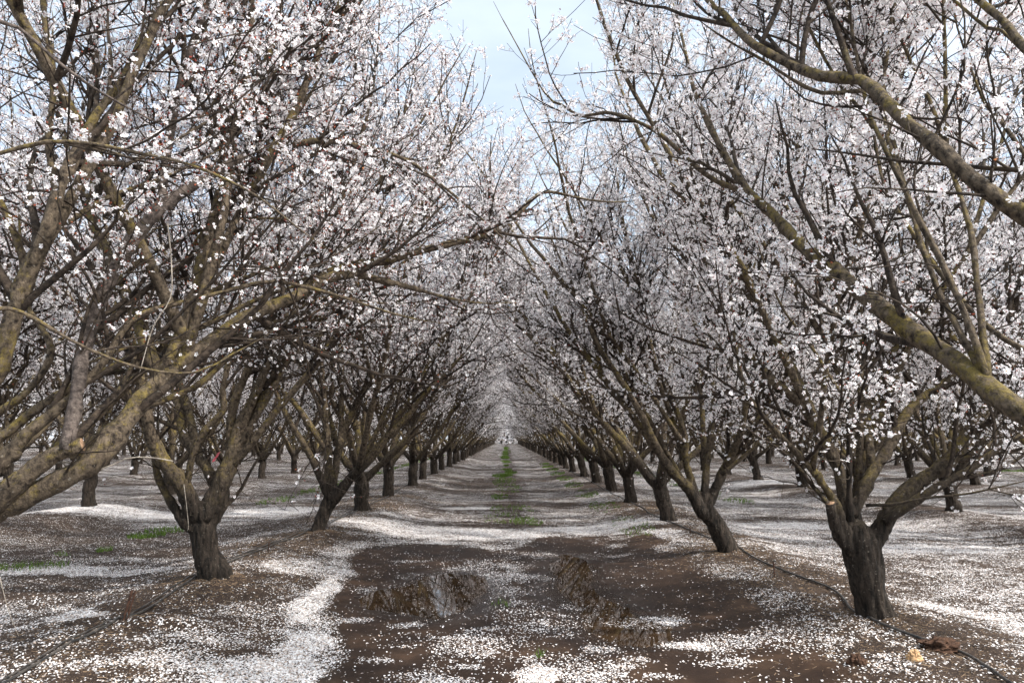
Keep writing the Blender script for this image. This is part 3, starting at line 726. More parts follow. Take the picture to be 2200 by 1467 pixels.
# first tree of the left row, its trunk just out of the picture
BL1 = np.array([-2.95, BL2[1] - SP, 0])
tL1 = hero(101, BL1, (-180, 1080), BL1[1] + .05, .32, [
    dict(pts=[(-160, 1150), (-60, 1125), (0, 1095), (100, 1045), (190, 1000), (245, 940), (285, 885), (345, 815), (415, 760), (500, 700), (575, 660), (640, 635), (700, 600), (760, 590), (830, 605), (890, 620), (950, 637)], d=(4.0, 4.3, 5.0, 5.8), wpx=(62, 58, 40, 26, 8), fuse=True),
    dict(pts=[(-160, 1120), (-60, 1110), (0, 1065), (35, 1040), (75, 1005), (120, 975), (178, 955)], d=(4.0, 4.15), wpx=(64, 52, 34), cut=True, fuse=True),
    dict(pts=[(140, 968), (160, 880), (178, 760), (195, 700), (225, 620), (270, 540), (340, 450), (385, 418), (450, 378), (525, 338)], d=(4.12, 4.4, 4.7), wpx=(34, 38, 36, 30, 24), mat_=1, cut=True),
    dict(pts=[(345, 455), (358, 330), (388, 180), (420, 75), (450, 0), (475, -90)], d=(4.5, 4.7), wpx=(24, 20, 14), mat_=1),
    dict(pts=[(418, 95), (470, 60), (520, 10), (560, -60)], d=(4.6, 4.8), wpx=(12, 8), mat_=1),
    dict(pts=[(-160, 1090), (-60, 1040), (0, 1000), (60, 930), (110, 890), (150, 855), (220, 780), (280, 690), (340, 662), (400, 648), (500, 622), (590, 605), (700, 628), (825, 668)], d=(4.0, 4.3, 4.7), wpx=(46, 34, 16, 12, 6), fuse=True),
    dict(pts=[(-160, 1040), (-60, 880), (0, 790), (20, 710), (60, 590), (100, 500), (130, 400), (165, 325), (205, 250), (260, 175), (300, 95), (340, 0)], d=(3.95, 3.9, 4.4), wpx=(52, 42, 27, 14), mat_=0, fuse=True),
    dict(pts=[(330, 830), (380, 740), (420, 640), (450, 540), (475, 480), (520, 400), (560, 352)], d=(5.0, 5.2), wpx=(24, 20, 17)),
    dict(pts=[(380, 600), (430, 515), (490, 430), (560, 355), (625, 315), (700, 303), (800, 320), (875, 345), (925, 380), (1000, 440), (1090, 520)], d=(5.1, 5.4, 6.0), wpx=(22, 20, 13, 8, 5)),
    dict(pts=[(-60, 345), (0, 330), (100, 305), (200, 310), (300, 330), (375, 345), (450, 370), (550, 420), (615, 470)], d=(3.4, 3.6), wpx=(13, 10, 5)),
    dict(pts=[(-60, 670), (0, 663), (50, 672), (180, 745), (300, 790), (420, 800), (500, 760)], d=(3.5, 3.9), wpx=(13, 9, 4)),
    dict(pts=[(-40, 40), (40, 60), (120, 130), (210, 195), (300, 245)], d=(3.3, 3.6), wpx=(12, 9, 5), mat_=1),
    dict(pts=[(110, 500), (180, 455), (240, 420), (300, 400)], d=(4.2, 4.4), wpx=(17, 10)),
    dict(pts=[(60, 590), (30, 500), (0, 430), (-50, 330)], d=(4.2, 4.2), wpx=(20, 14)),
    dict(pts=[(120, 425), (105, 300), (115, 180), (98, 60), (90, -30)], d=(4.3, 4.5), wpx=(20, 14)),
    dict(pts=[(640, 610), (740, 575), (830, 560), (900, 540), (960, 525), (1020, 512), (1060, 500), (1110, 462), (1150, 422), (1180, 412), (1240, 425)], d=(5.4, 6.4), wpx=(24, 20, 14, 7)),
    dict(pts=[(-60, 980), (0, 940), (120, 850), (240, 790), (330, 745), (460, 690), (560, 640), (680, 600)], d=(4.3, 5.2), wpx=(26, 18, 7)),
    dict(pts=[(60, 1010), (200, 900), (300, 800), (380, 700), (430, 640), (520, 600), (620, 560), (700, 540)], d=(4.8, 5.6), wpx=(26, 16, 6)),
    dict(pts=[(-30, 900), (60, 840), (110, 750), (55, 650), (45, 560)], d=(4.6, 4.9), wpx=(22, 9)),
    dict(pts=[(150, 985), (260, 900), (420, 830), (500, 760), (580, 700), (700, 640), (800, 650)], d=(5.2, 6.2), wpx=(18, 14, 5)),
    dict(pts=[(190, 780), (300, 740), (420, 745), (560, 700)], d=(4.5, 5.0), wpx=(9, 3)),
    dict(pts=[(230, 640), (300, 560), (380, 520), (470, 480), (600, 470), (700, 490)], d=(4.7, 5.4), wpx=(14, 10, 4)),
    dict(pts=[(240, 425), (330, 395), (430, 300), (560, 230), (640, 170)], d=(4.5, 5.2), wpx=(13, 5)),
    dict(pts=[(260, 360), (380, 300), (480, 240), (560, 190), (640, 90)], d=(4.3, 4.8), wpx=(9, 3)),
], [(150, 50, 5.0, .05), (200, 60, 5.0, .05), (90, 70, 5.2, .04), (40, 70, 5, .045), (60, 62, 5.4, .035), (20, 74, 5.4, .03)], 'near', lambda q: (np.linalg.norm(q - np.array([0, 0, CAMH]), axis=1) > 3.3 + 1.2 * (q[:, 2] < 2.7)) & (gapL(q) | ((q[:, 2] < 4.0) & (q[:, 0] < 1.0) & (q[:, 1] > 4.6))), bloomL, dict(n1=3.3, n2=6.5, n3=10, nf=3.6, husk=.6, t0=.2))
tag(tL1, 'almond tree at the left edge, mossy limbs reaching in, one sawn off', 'tree', 'almond trees along the central lane')

# second tree of the left row
tL2 = hero(102, BL2, (428, 1095), BL2[1] - .02, .31, [
    dict(pts=[(425, 1120), (395, 1050), (350, 990), (325, 940), (312, 870), (295, 780), (270, 680), (240, 560)], d=(8.0, 7.6, 7.3), wpx=(42, 36, 24, 14), fuse=True),
    dict(pts=[(435, 1115), (470, 1050), (500, 980), (515, 925), (545, 865), (572, 800), (600, 745), (630, 715), (685, 685), (745, 655), (820, 600)], d=(8.0, 8.2, 8.6), wpx=(48, 40, 32, 26, 10), fuse=True),
    dict(pts=[(400, 1060), (413, 980), (440, 925), (480, 880), (478, 835), (500, 740), (520, 620)], d=(7.9, 7.7), wpx=(18, 17, 8)),
    dict(pts=[(470, 1050), (440, 1000), (395, 935), (386, 880), (375, 835), (350, 750), (330, 640)], d=(8.1, 8.6, 9.0), wpx=(26, 24, 20, 12), fuse=True),
    dict(pts=[(490, 1000), (500, 880), (530, 800), (560, 740), (590, 640), (600, 540)], d=(8.1, 8.3), wpx=(24, 18, 9)),
    dict(pts=[(400, 1130), (365, 1075), (338, 1020), (330, 960)], d=(7.95, 7.8), wpx=(22, 14), fuse=True),
    dict(pts=[(455, 1125), (480, 1090), (487, 1050)], d=(8.1, 8.1), wpx=(22, 16), cut=True, fuse=True),
    dict(pts=[(600, 745), (590, 690), (560, 600), (545, 500), (560, 380), (590, 250)], d=(8.3, 8.2), wpx=(18, 12, 5)),
], [(60, 55, 5.2, .05), (120, 55, 5.2, .055), (170, 50, 5.0, .045), (0, 76, 5.4, .035), (20, 60, 5.4, .035), (-12, 52, 5.8, .04), (8, 60, 5.8, .035)], 'near', gapL, bloomL, dict(n1=4.6, n2=6.4, nf=3.9, husk=.6), trunk_px=[(446, 1200, BL2[1]), (436, 1150, BL2[1])])
tag(tL2, 'almond tree with thick leaning forked trunk beside the two black pipes', 'tree', 'almond trees along the central lane')

# third left
tL3 = hero(103, BL3, (712, 1062), BL3[1], .24, [
    dict(pts=[(708, 1075), (690, 1030), (665, 975), (625, 910), (600, 860), (580, 800)], d=(11.9, 11.7), wpx=(20, 16, 9), fuse=True),
    dict(pts=[(710, 1075), (706, 1000), (700, 900), (694, 820), (690, 740), (700, 640)], d=(11.9, 11.9), wpx=(24, 18, 10, 5), fuse=True),
    dict(pts=[(716, 1075), (750, 1030), (785, 995), (830, 940), (870, 900), (910, 850), (960, 800)], d=(11.9, 11.6, 11.4), wpx=(28, 26, 16, 8), fuse=True),
    dict(pts=[(712, 1070), (730, 960), (760, 880), (800, 800), (830, 720)], d=(11.9, 12.3), wpx=(20, 14, 7), fuse=True),
], [(100, 60, 5.4, .05), (-60, 60, 5.2, .05), (180, 50, 5, .045), (20, 50, 5.2, .04), (40, 78, 5.4, .04), (-15, 50, 5.8, .04), (5, 58, 5.8, .035)], 'mid', gapL, bloomL, dict(n1=5.4, nf=3.6, husk=.5), vox=.02)
tag(tL3, 'slim-trunked almond tree with a wide V fork, second whole trunk left of the lane', 'tree', 'almond trees along the central lane')

# first right tree, trunk out of the picture, limbs sweep in over the top right
BR0 = np.array([2.95, 2.25, 0])
tR0 = hero(104, BR0, (3150, 1400), 2.3, .32, [
    dict(pts=[(3000, 1330), (2600, 1130), (2350, 970), (2200, 888), (2125, 835), (2050, 775), (1975, 725), (1900, 668), (1840, 620), (1775, 568), (1715, 520), (1660, 460), (1605, 410), (1550, 320), (1515, 250), (1490, 190), (1470, 100), (1450, 20)], d=(2.4, 3.0, 3.7, 4.5, 5.2), wpx=(70, 62, 56, 48, 36, 22, 12, 6), fuse=True),
    dict(pts=[(1605, 412), (1540, 390), (1480, 345), (1420, 290), (1360, 258), (1300, 242), (1250, 250), (1205, 225), (1170, 200), (1090, 60)], d=(4.6, 5.3), wpx=(15, 10, 3)),
    dict(pts=[(3000, 1250), (2700, 850), (2400, 600), (2200, 462), (2100, 395), (2025, 325), (1950, 265), (1900, 215), (1850, 172), (1765, 165), (1700, 140), (1625, 100), (1590, 70), (1550, 25), (1520, 0), (1480, -70)], d=(2.35, 2.7, 3.4, 4.0), wpx=(60, 46, 34, 22, 12)),
    dict(pts=[(1855, 195), (1765, 200), (1700, 170), (1640, 130), (1590, 103)], d=(3.6, 3.8), wpx=(13, 9, 7)),
    dict(pts=[(3000, 1000), (2600, 500), (2300, 200), (2200, 100), (2150, 40), (2100, 0), (2040, -60)], d=(2.3, 2.8, 3.2), wpx=(40, 24, 14)),
    dict(pts=[(2200, 110), (2150, 65), (2120, 60), (2060, 10)], d=(2.9, 3.1), wpx=(13, 8)),
    dict(pts=[(2260, 760), (2200, 750), (2120, 700), (2030, 600), (1960, 500), (1900, 400), (1880, 300)], d=(3.3, 4.0), wpx=(16, 13, 6)),
    dict(pts=[(2250, 400), (2200, 330), (2150, 260), (2115, 220), (2080, 130)], d=(3.2, 3.4), wpx=(14, 11, 5)),
], [(90, 60, 3.4, .011), (60, 75, 3.4, .011), (100, 75, 3.4, .011)], 'near', lambda q: gapR(q) | ((q[:, 0] > -.1) & (q[:, 2] > 3.0) & (q[:, 2] < 4.9) & (q[:, 1] > 4)), lambda q: .35 + .65 * sstep(1.9, 2.6, q[:, 2]), dict(n1=4.6, n2=6.5, n3=9, nf=4.2, husk=.08, t0=.25))
tag(tR0, 'almond tree at the right edge sending a long thick limb across', 'tree', 'almond trees along the central lane')

tR1 = hero(105, BR, (1835, 1120), BR[1] - .03, .285, [
    dict(pts=[(1845, 1190), (1880, 1160), (1905, 1110), (1935, 1070), (1975, 1035), (2040, 990), (2095, 910), (2140, 860), (2170, 790), (2210, 730), (2260, 640)], d=(6.3, 6.2, 6.5), wpx=(48, 42, 34, 22), fuse=True),
    dict(pts=[(1900, 1120), (1990, 1060), (2080, 1010), (2150, 960), (2260, 905)], d=(6.2, 5.8), wpx=(24, 18, 9)),
    dict(pts=[(1828, 1110), (1875, 1015), (1910, 960), (1940, 900), (1975, 860), (2035, 820), (2090, 780), (2200, 700), (2280, 600)], d=(6.3, 6.6, 6.8), wpx=(30, 27, 22, 14), fuse=True),
    dict(pts=[(1826, 1120), (1824, 1030), (1825, 940), (1825, 862), (1858, 770), (1888, 692), (1900, 600), (1930, 480)], d=(6.2, 6.1), wpx=(17, 14, 10, 5), mat_=2),
    dict(pts=[(1822, 862), (1790, 820), (1740, 740), (1680, 660), (1640, 560)], d=(6.15, 6.0), wpx=(8, 7, 4)),
    dict(pts=[(1818, 1120), (1808, 1030), (1775, 950), (1738, 890), (1700, 845), (1655, 818), (1615, 765), (1580, 735), (1540, 650), (1510, 540)], d=(6.3, 6.5, 6.8), wpx=(32, 28, 24, 14, 6), fuse=True),
    dict(pts=[(1805, 1120), (1785, 1065), (1745, 1010), (1700, 960), (1640, 895), (1600, 830), (1580, 740), (1570, 640)], d=(6.2, 6.0, 6.0), wpx=(22, 17, 12, 6), fuse=True),
    dict(pts=[(1835, 1090), (1855, 960), (1870, 880), (1920, 760), (1955, 650), (1975, 590), (1990, 450)], d=(6.5, 7.2), wpx=(24, 20, 18, 8), fuse=True),
    dict(pts=[(1845, 1085), (1848, 900), (1850, 760), (1846, 600), (1838, 450), (1833, 310), (1828, 210), (1820, 80)], d=(6.5, 6.5), wpx=(20, 15, 13, 10, 5)),
    dict(pts=[(1800, 1150), (1790, 1120), (1783, 1080)], d=(6.2, 6.1), wpx=(26, 20), mat_=2, cut=True, fuse=True),
    dict(pts=[(1860, 1085), (1920, 1083), (1985, 1070), (2080, 1060), (2150, 1045)], d=(6.0, 5.6), wpx=(9, 4)),
], [(70, 60, 5.2, .05), (120, 58, 5.4, .045), (10, 62, 5.2, .05), (170, 66, 5.4, .045), (90, 80, 5.4, .05), (-90, 62, 4.8, .045)], 'near', gapR, bloomR, dict(n1=5.2, n2=7.6, nf=3.7, husk=.1), trunk_px=[(1866, 1265, BR[1]), (1853, 1190, BR[1])])
tag(tR1, 'large black-trunked almond tree at right with the pipe curving round its foot', 'tree', 'almond trees along the central lane')

tR2 = hero(106, BR2, (1512, 1078), BR2[1], .25, [
    dict(pts=[(1508, 1100), (1480, 1050), (1445, 1015), (1410, 960), (1380, 895), (1340, 825), (1290, 750), (1250, 660), (1215, 580)], d=(9.8, 9.6, 9.6), wpx=(28, 22, 14, 6), fuse=True),
    dict(pts=[(1514, 1100), (1540, 1045), (1560, 1000), (1590, 950), (1640, 900), (1680, 820)], d=(9.8, 10.0), wpx=(26, 18, 8), fuse=True),
    dict(pts=[(1512, 1090), (1518, 1000), (1530, 920), (1532, 830), (1520, 740), (1500, 620)], d=(9.8, 10.1), wpx=(22, 16, 10, 5), fuse=True),
    dict(pts=[(1505, 1085), (1475, 1000), (1470, 930), (1440, 850), (1400, 760), (1380, 650), (1350, 520)], d=(9.8, 9.6), wpx=(20, 14, 5), fuse=True),
    dict(pts=[(1550, 1020), (1610, 970), (1650, 940)], d=(9.7, 9.5), wpx=(12, 6)),
], [(80, 58, 5.4, .05), (10, 52, 5, .05), (-40, 60, 5, .045), (150, 60, 5.4, .05), (180, 78, 5.4, .045), (190, 50, 5.8, .04), (165, 58, 5.8, .035)], 'near', gapR, bloomR, dict(n1=5.4, n2=8, nf=3.6, husk=.1), vox=.018)
tag(tR2, 'leaning almond tree on the right berm above the mud, just beyond the black-trunked one', 'tree', 'almond trees along the central lane')

# ---- repeats -----------------------------------------------------------------------------------
protoL = [generic(201 + i, 'mid', dict(husk=.2, tw=1.4, bloom=bloomfn(1.5, 3.0, .06, 1)), lean=(.02, 0), reach=1) for i in range(3)]
protoR = [generic(211 + i, 'mid', dict(husk=.12, tw=1.4, bloom=bloomfn(1.0, 2.2, .3, 1)), lean=(-.13, 0), reach=-1) for i in range(3)]
protoF = [generic(221 + i, 'far', dict(n1=4.8, n2=6, n3=7, nf=2.6, nf2=1.2, fs=1.65, tw=1.8, bloom=bloomfn(1.0, 2.3, .25, 1)), merged=True, lean=(-.06, 0), vox=.04) for i in range(4)]
used = set()
def place(proto, x, y, rz, sc, label, group):
    if proto.name not in used: used.add(proto.name); o = proto; o.location = (x, y, GZ(x, y)); o.rotation_euler = (0, 0, rz); o.scale = (sc,) * 3
    else: o = copy_tree(proto, (x, y, GZ(x, y)), rz, sc)
    tag(o, label, 'tree', group); return o
rr = random.Random(5)
ORD = ['first', 'second', 'third', 'fourth', 'fifth', 'sixth', 'seventh', 'eighth', 'ninth', 'tenth', 'eleventh', 'twelfth']
for side, ys, protos, sx in (('left', yL, protoL, -1), ('right', yR, protoR, 1)):
    for i in range(3, 50):
        y = ys[i]; x = sx * (ROW + rr.uniform(-.08, .08)); near = i < 11
        pr = protos[(i * 2 + i // 3) % 3] if near else protoF[i % 4]
        if i - 1 < len(ORD): lab = f'{ORD[i - 1]} almond trunk from the camera in the row along the lane, {side} side'; g = 'almond trees along the central lane'
        else: lab = f'small far almond tree beyond the twelfth trunk on the {side} side of the lane'; g = f'far almond trees on the {side} side of the lane'
        rz = rr.uniform(-.45, .45) + (0 if near else (rr.randrange(2) * math.pi))
        place(pr, x, y, rz, rr.uniform(.93, 1.05), lab, g)
for k, (ya, yb) in enumerate(((8.6, 92), (16, 92), (25, 92), (35, 92), (46, 92)), 1):
    nm = ORD[k]
    for sx, side in ((-1, 'left'), (1, 'right')):
        y0 = (16.6 if k == 1 else 16.6 + k * 1.3) if sx < 0 else (15.3 + (k - 1) * 1.1)
        y0 -= SP * math.floor((y0 - ya) / SP); c = 0; lim = 8 if k < 3 else 5
        while y0 < yb:
            x = sx * (ROW + ROWS * k + rr.uniform(-.1, .1))
            near = y0 < 30 and k < 3
            pr = (protoL if sx < 0 else protoR)[rr.randrange(3)] if near else protoF[rr.randrange(4)]
            if c < lim: lab = f'{ORD[c]} almond tree from the camera in the {nm} row {side} of the lane'
            else: lab = f'distant almond tree past the {ORD[lim - 1]} in the {nm} row {side} of the lane'
            place(pr, x, y0 + rr.uniform(-.1, .1), rr.uniform(0, 6.28) if not near else rr.uniform(-.6, .6), rr.uniform(.93, 1.06), lab, f'almond trees in the {nm} row {side} of the lane')
            y0 += SP; c += 1

# far orchard mass closing the view between the last trunks
nq = 70000
g1 = rng.random(nq); X = rng.uniform(-95, 95, nq); Yq = rng.uniform(93, 120, nq)
Xs = np.where(g1 < .36, rng.uniform(37, 46, nq) * np.sign(rng.random(nq) - .5), X); Yq = np.where(g1 < .36, rng.uniform(34, 100, nq), Yq)
kx = np.abs(Xs) > 3.6
Yq = np.where(kx, Yq, rng.uniform(198, 206, nq)); Xs = np.where(kx, Xs, Xs * 2.2); n_ = len(Xs)
Zq = np.where(kx, .9, .0) + 5.2 * rng.random(n_) ** .8
ctr = np.stack([Xs, Yq, Zq], 1)
V, f_ = flowers(rng, ctr, nrm(rng.normal(size=(n_, 3))), rng.uniform(.06, .14, n_) * np.where(np.abs(Yq - 202) < 5, 3.2, 1), 'far')
pick = rng.random(n_) < .62; pm_ = np.tile(pick, 3)
fm = mesh_from('distant_orchard', V, [(f_[0][0][pm_], 0), (f_[0][0][~pm_], 1)], [M_PETAL, M_TWIG])
tag(link('distant_orchard', fm), 'pale blossoming orchard mass closing the view beyond the last trunks', 'orchard', None, 'stuff')

# ------------------------------------------------------------------ the ground
def axis(a, b, s0, lo, hi, gr):
    mid = np.arange(lo, hi, s0); out = list(mid); s = s0; x = out[-1]
    while x < b: s = min(s * gr, 12); x += s; out.append(x)
    s = s0; x = mid[0]; pre = []
    while x > a: s = min(s * gr, 12); x -= s; pre.append(x)
    return np.array(pre[::-1] + out)
gx = axis(-700, 700, .05, -5.0, 5.4, 1.035); gy = axis(-60, 900, .055, 2.6, 15, 1.022)
GX, GY = np.meshgrid(gx, gy)
x_, y_ = GX.ravel(), GY.ravel()
zg = z_ground(x_, y_)
far = (np.abs(x_) > 60) | (y_ > 260)
zg[far] = 0.05
D, WET = density(x_, y_)
nx, ny = len(gx), len(gy); idx = np.arange(nx * ny).reshape(ny, nx)
Q = np.stack([idx[:-1, :-1], idx[:-1, 1:], idx[1:, 1:], idx[1:, :-1]], -1).reshape(-1, 4)
gm = mesh_from('ground', np.stack([x_, y_, zg], 1), [(Q, 0)], [M_GROUND])
DAMP = np.zeros(len(x_)); _q = (np.abs(x_) < 4) & (y_ > 4) & (y_ < 13)
for P in (PUD1, PUD2): DAMP[_q] = np.maximum(DAMP[_q], 1 - sstep(.02, .42, poly_dist(x_[_q], y_[_q], P) + .3 * (fbm(x_[_q] * 3, y_[_q] * 3, 171, 3) - .5)))
for nm, arr in (('petal_cover', D), ('wet', WET), ('damp', DAMP)):
    a_ = gm.attributes.new(nm, 'FLOAT', 'POINT'); a_.data.foreach_set('value', arr.astype(np.float32))
tag(link('ground', gm), kind='structure', label='brown orchard soil strewn with fallen white petals')

# puddles: water sheets lying in hollows of the soil
for P, lab in ((PUD1, 'shallow brown puddle in the left wheel track reflecting limbs'), (PUD2, 'larger brown puddle in the right wheel track with petals afloat')):
    c = np.mean(P, 0); Pp = [(c[0] + (x - c[0]) * 1.12 + np.sign(x - c[0]) * .06, c[1] + (y - c[1]) * 1.06 + np.sign(y - c[1]) * .06) for x, y in P]
    V = np.array([(x, y, WATER_Z) for x, y in Pp]); me = mesh_from('puddle', V, [(np.arange(len(V))[None], 0)], [M_WATER], False)
    o = link('puddle', me); tag(o, lab, 'puddle', None, 'structure')

# fallen petals as real little shapes near the camera
npt = 1300000
u = rng.random(npt); yy = 3.0 + 15 * u ** 1.5
xx = rng.uniform(-1, 1, npt) * (.70 * yy + .3)
dd, wk = density(xx, yy)
dd2 = dd + (.45 - .33 * wk) * (fbm(xx * 4, yy * 4, 131, 3) - .5) * 2 
pk = rng.random(npt) < np.clip(dd2, 0, 1) ** 1.15 * .46
xx, yy = xx[pk], yy[pk]; n_ = len(xx)
zz = np.maximum(z_ground(xx, yy), WATER_Z) + .003 + .004 * rng.random(n_)
onw = z_ground(xx, yy) < WATER_Z
tilt = np.where(onw, .03, .35)[:, None]
nor = nrm(np.stack([rng.normal(size=n_), rng.normal(size=n_), np.zeros(n_)], 1) * tilt + np.array([0, 0, 1.]))
ref = nrm(rng.normal(size=(n_, 3)) * np.array([1, 1, .1])); uu = nrm(ref - nor * np.sum(ref * nor, -1, keepdims=True)); vv = np.cross(nor, uu)
T = np.array([(-1, 0, .15), (-.3, .62, .28), (.65, .62, .2), (1.0, .12, .1), (.8, -.5, .2), (-.25, -.65, .28)])
sz = rng.uniform(.0048, .0104, n_)
W = np.tile(T[None], (n_, 1, 1)) * sz[:, None, None]; W[:, :, 2] *= np.where(onw, .2, rng.uniform(-.6, 1.4, n_))[:, None]
V = np.einsum('nij,njk->nik', W, np.stack([uu, vv, nor], 1)) + np.stack([xx, yy, zz], 1)[:, None]
me = mesh_from('fallen_petals', V.reshape(-1, 3), [((np.arange(n_) * 6)[:, None] + np.arange(6)[None], 0)], [M_FALLEN])
tag(link('fallen_petals', me), 'white fallen petals scattered thick over the soil and water', 'petals', None, 'stuff')

# brown litter: husks, bits of twig on the berms
nl_ = 26000
yl = 3 + 17 * rng.random(nl_); sxl = np.sign(rng.random(nl_) - .42); xl = sxl * ROW + rng.normal(size=nl_) * .55
for j_, (bx, by) in enumerate(FEET):
    a_ = rng.uniform(0, 6.28, 420); q_ = .14 + np.abs(rng.normal(size=420)) * .16
    xl[j_ * 420:(j_ + 1) * 420] = bx + q_ * np.cos(a_); yl[j_ * 420:(j_ + 1) * 420] = by + q_ * np.sin(a_)
zl = z_ground(xl, yl) + .004
an = rng.uniform(0, 6.28, nl_); ll = rng.uniform(.008, .05, nl_) ** 1; wl = rng.uniform(.0012, .004, nl_)
dx, dy = np.cos(an), np.sin(an); dz = rng.normal(size=nl_) * .22
A = np.stack([xl, yl, zl], 1); E = np.stack([dx, dy, dz], 1) * ll[:, None] / 2; Wd = np.stack([-dy, dx, 0 * dx], 1) * wl[:, None] / 2; Up = np.array([0, 0, 1.]) * wl[:, None]
V = np.stack([A - E - Wd, A - E + Wd, A + E + Wd, A + E - Wd, A - E + Up, A + E + Up], 1).reshape(-1, 3)
o_ = (np.arange(nl_) * 6)[:, None]
qs = np.concatenate([o_ + np.array([[0, 3, 5, 4]]), o_ + np.array([[2, 1, 4, 5]])], 0)
M_LITTER = simple('dry_litter', [(.35, (.075, .048, .03)), (.65, (.25, .175, .11))], 3, .9)
tag(link('twig_litter', mesh_from('twig_litter', V, [(qs, 0)], [M_LITTER], False)), 'dry brown husks and twig bits lying on the berms', 'litter', None, 'stuff')

# grass
def grass(cx, cy, rx, ry, n, h0, h1):
    a = rng.uniform(0, 6.28, n); r = np.sqrt(rng.random(n))
    x = cx + rx * r * np.cos(a); y = cy + ry * r * np.sin(a)
    k = fbm(x * 3, y * 3, 151, 2) > .44; x, y = x[k], y[k]; n = len(x)
    z = z_ground(x, y); h = rng.uniform(h0, h1, n)
    an = rng.uniform(0, 6.28, n); w_ = rng.uniform(.002, .004, n) * (1 + y / 22)
    dx, dy = np.cos(an) * w_, np.sin(an) * w_; lx, ly = rng.normal(size=n) * h * .45, rng.normal(size=n) * h * .45
    return np.stack([np.stack([x - dx, y - dy, z], 1), np.stack([x + dx, y + dy, z], 1), np.stack([x + dx * .7 + lx * .4, y + dy * .7 + ly * .4, z + h * .6], 1), np.stack([x + lx, y + ly, z + h], 1), np.stack([x - dx * .7 + lx * .4, y - dy * .7 + ly * .4, z + h * .6], 1)], 1).reshape(-1, 3)
G = []
for px, py, w_, d_, n in ((1130, 1122, .32, .8, 330), (1075, 1115, .35, .9, 240), (1100, 1095, .5, 1.2, 330), (1075, 1068, .25, 1.0, 260), (1095, 1050, .4, 1.8, 330), (1075, 1022, .35, 1.6, 900), (1098, 1015, .3, 1.6, 600), (1085, 1035, .45, 3, 600)):
    c = ground(px, py); G.append(grass(c[0], c[1], w_, d_, n, .03, .08))
for y0 in np.arange(33, 130, 2.9):
    if rng.random() < .3: continue
    G.append(grass(-.05 + rng.normal() * .08, y0, .32 + .08 * rng.normal(), 1.1, 330, .04, .10))
for px, py, w_, d_, n in ((315, 1152, .28, .35, 380), (360, 1140, .4, .4, 300), (210, 1182, .2, .22, 300), (155, 1190, .2, .2, 120), (75, 1218, .4, .35, 180), (1075, 1300, .10, .12, 22), (1160, 1410, .05, .07, 18), (2190, 1012, 1.5, .9, 1200)):
    c = ground(px, py); G.append(grass(c[0], c[1], w_, d_, n, .03, .085))
for k in (-1, 1):
    for y0 in np.arange(20, 70, 3.1):
        G.append(grass(k * ROWS, y0, .35, 1.3, 260, .04, .1))
# weeds at the foot of the right berm
for i in range(3, 12): G.append(grass(ROW - .75, yR[i] - .4, .3, 1.4, 420, .02, .06))
V = np.vstack(G); n_ = len(V) // 5
me = mesh_from('grass', V, [((np.arange(n_) * 5)[:, None] + np.arange(5)[None], 0)], [M_GRASS])
tag(link('grass', me), 'short green grass growing down the middle of the lanes', 'grass', None, 'stuff')

# ------------------------------------------------------------------ drip pipes
def pipe(pts, r, label, lift=.0):
    A = np.array([ground(x, y, .13)[:2] for x, y in pts]); A = np.column_stack([A, np.zeros(len(A))])
    last = A[-1]; 
    for yy_ in np.arange(last[1] + 4, 90, 4): A = np.vstack([A, [last[0] + rng.normal() * .06, yy_, 0]])
    A = resample(A, .08); A = A[np.r_[True, np.linalg.norm(np.diff(A, axis=0), axis=1) > 1e-4]]
    A[:, 2] = z_ground(A[:, 0], A[:, 1])
    k = np.ones(7) / 7; z = np.convolve(np.pad(A[:, 2], 3, 'edge'), k, 'valid'); A[:, 2] = np.maximum(z, A[:, 2]) + r * .85 + .007 + lift
    V, Q, e1, e0 = tubes(A[None], np.full((1, len(A)), r), 10)
    o = link('irrigation_pipe', mesh_from('irrigation_pipe', V, [(Q, 0), (e1, 0), (e0, 0)], [M_HOSE])); tag(o, label, 'pipe'); return o
lp = [(-260, 1640), (-60, 1515), (45, 1460), (150, 1398), (262, 1343), (340, 1300), (432, 1246), (470, 1225), (600, 1172), (690, 1140), (740, 1112)]
pipe(lp, .0095, 'black irrigation pipe held by the rusty stake, lane side of the left pair')
pipe([(x - 7, y - 5) for x, y in lp[:7]] + [(466, 1220), (596, 1168), (686, 1136), (737, 1109)], .007, 'thinner grey-black irrigation pipe, outer one of the left pair')
pipe([(2420, 1640), (2200, 1502), (2120, 1440), (2060, 1405), (1960, 1376), (1880, 1350), (1835, 1328), (1812, 1295), (1780, 1268), (1700, 1238), (1640, 1212), (1570, 1186), (1520, 1160), (1450, 1130), (1400, 1110), (1375, 1092)], .0105, 'black irrigation pipe along the right berm, curving past the black trunk')

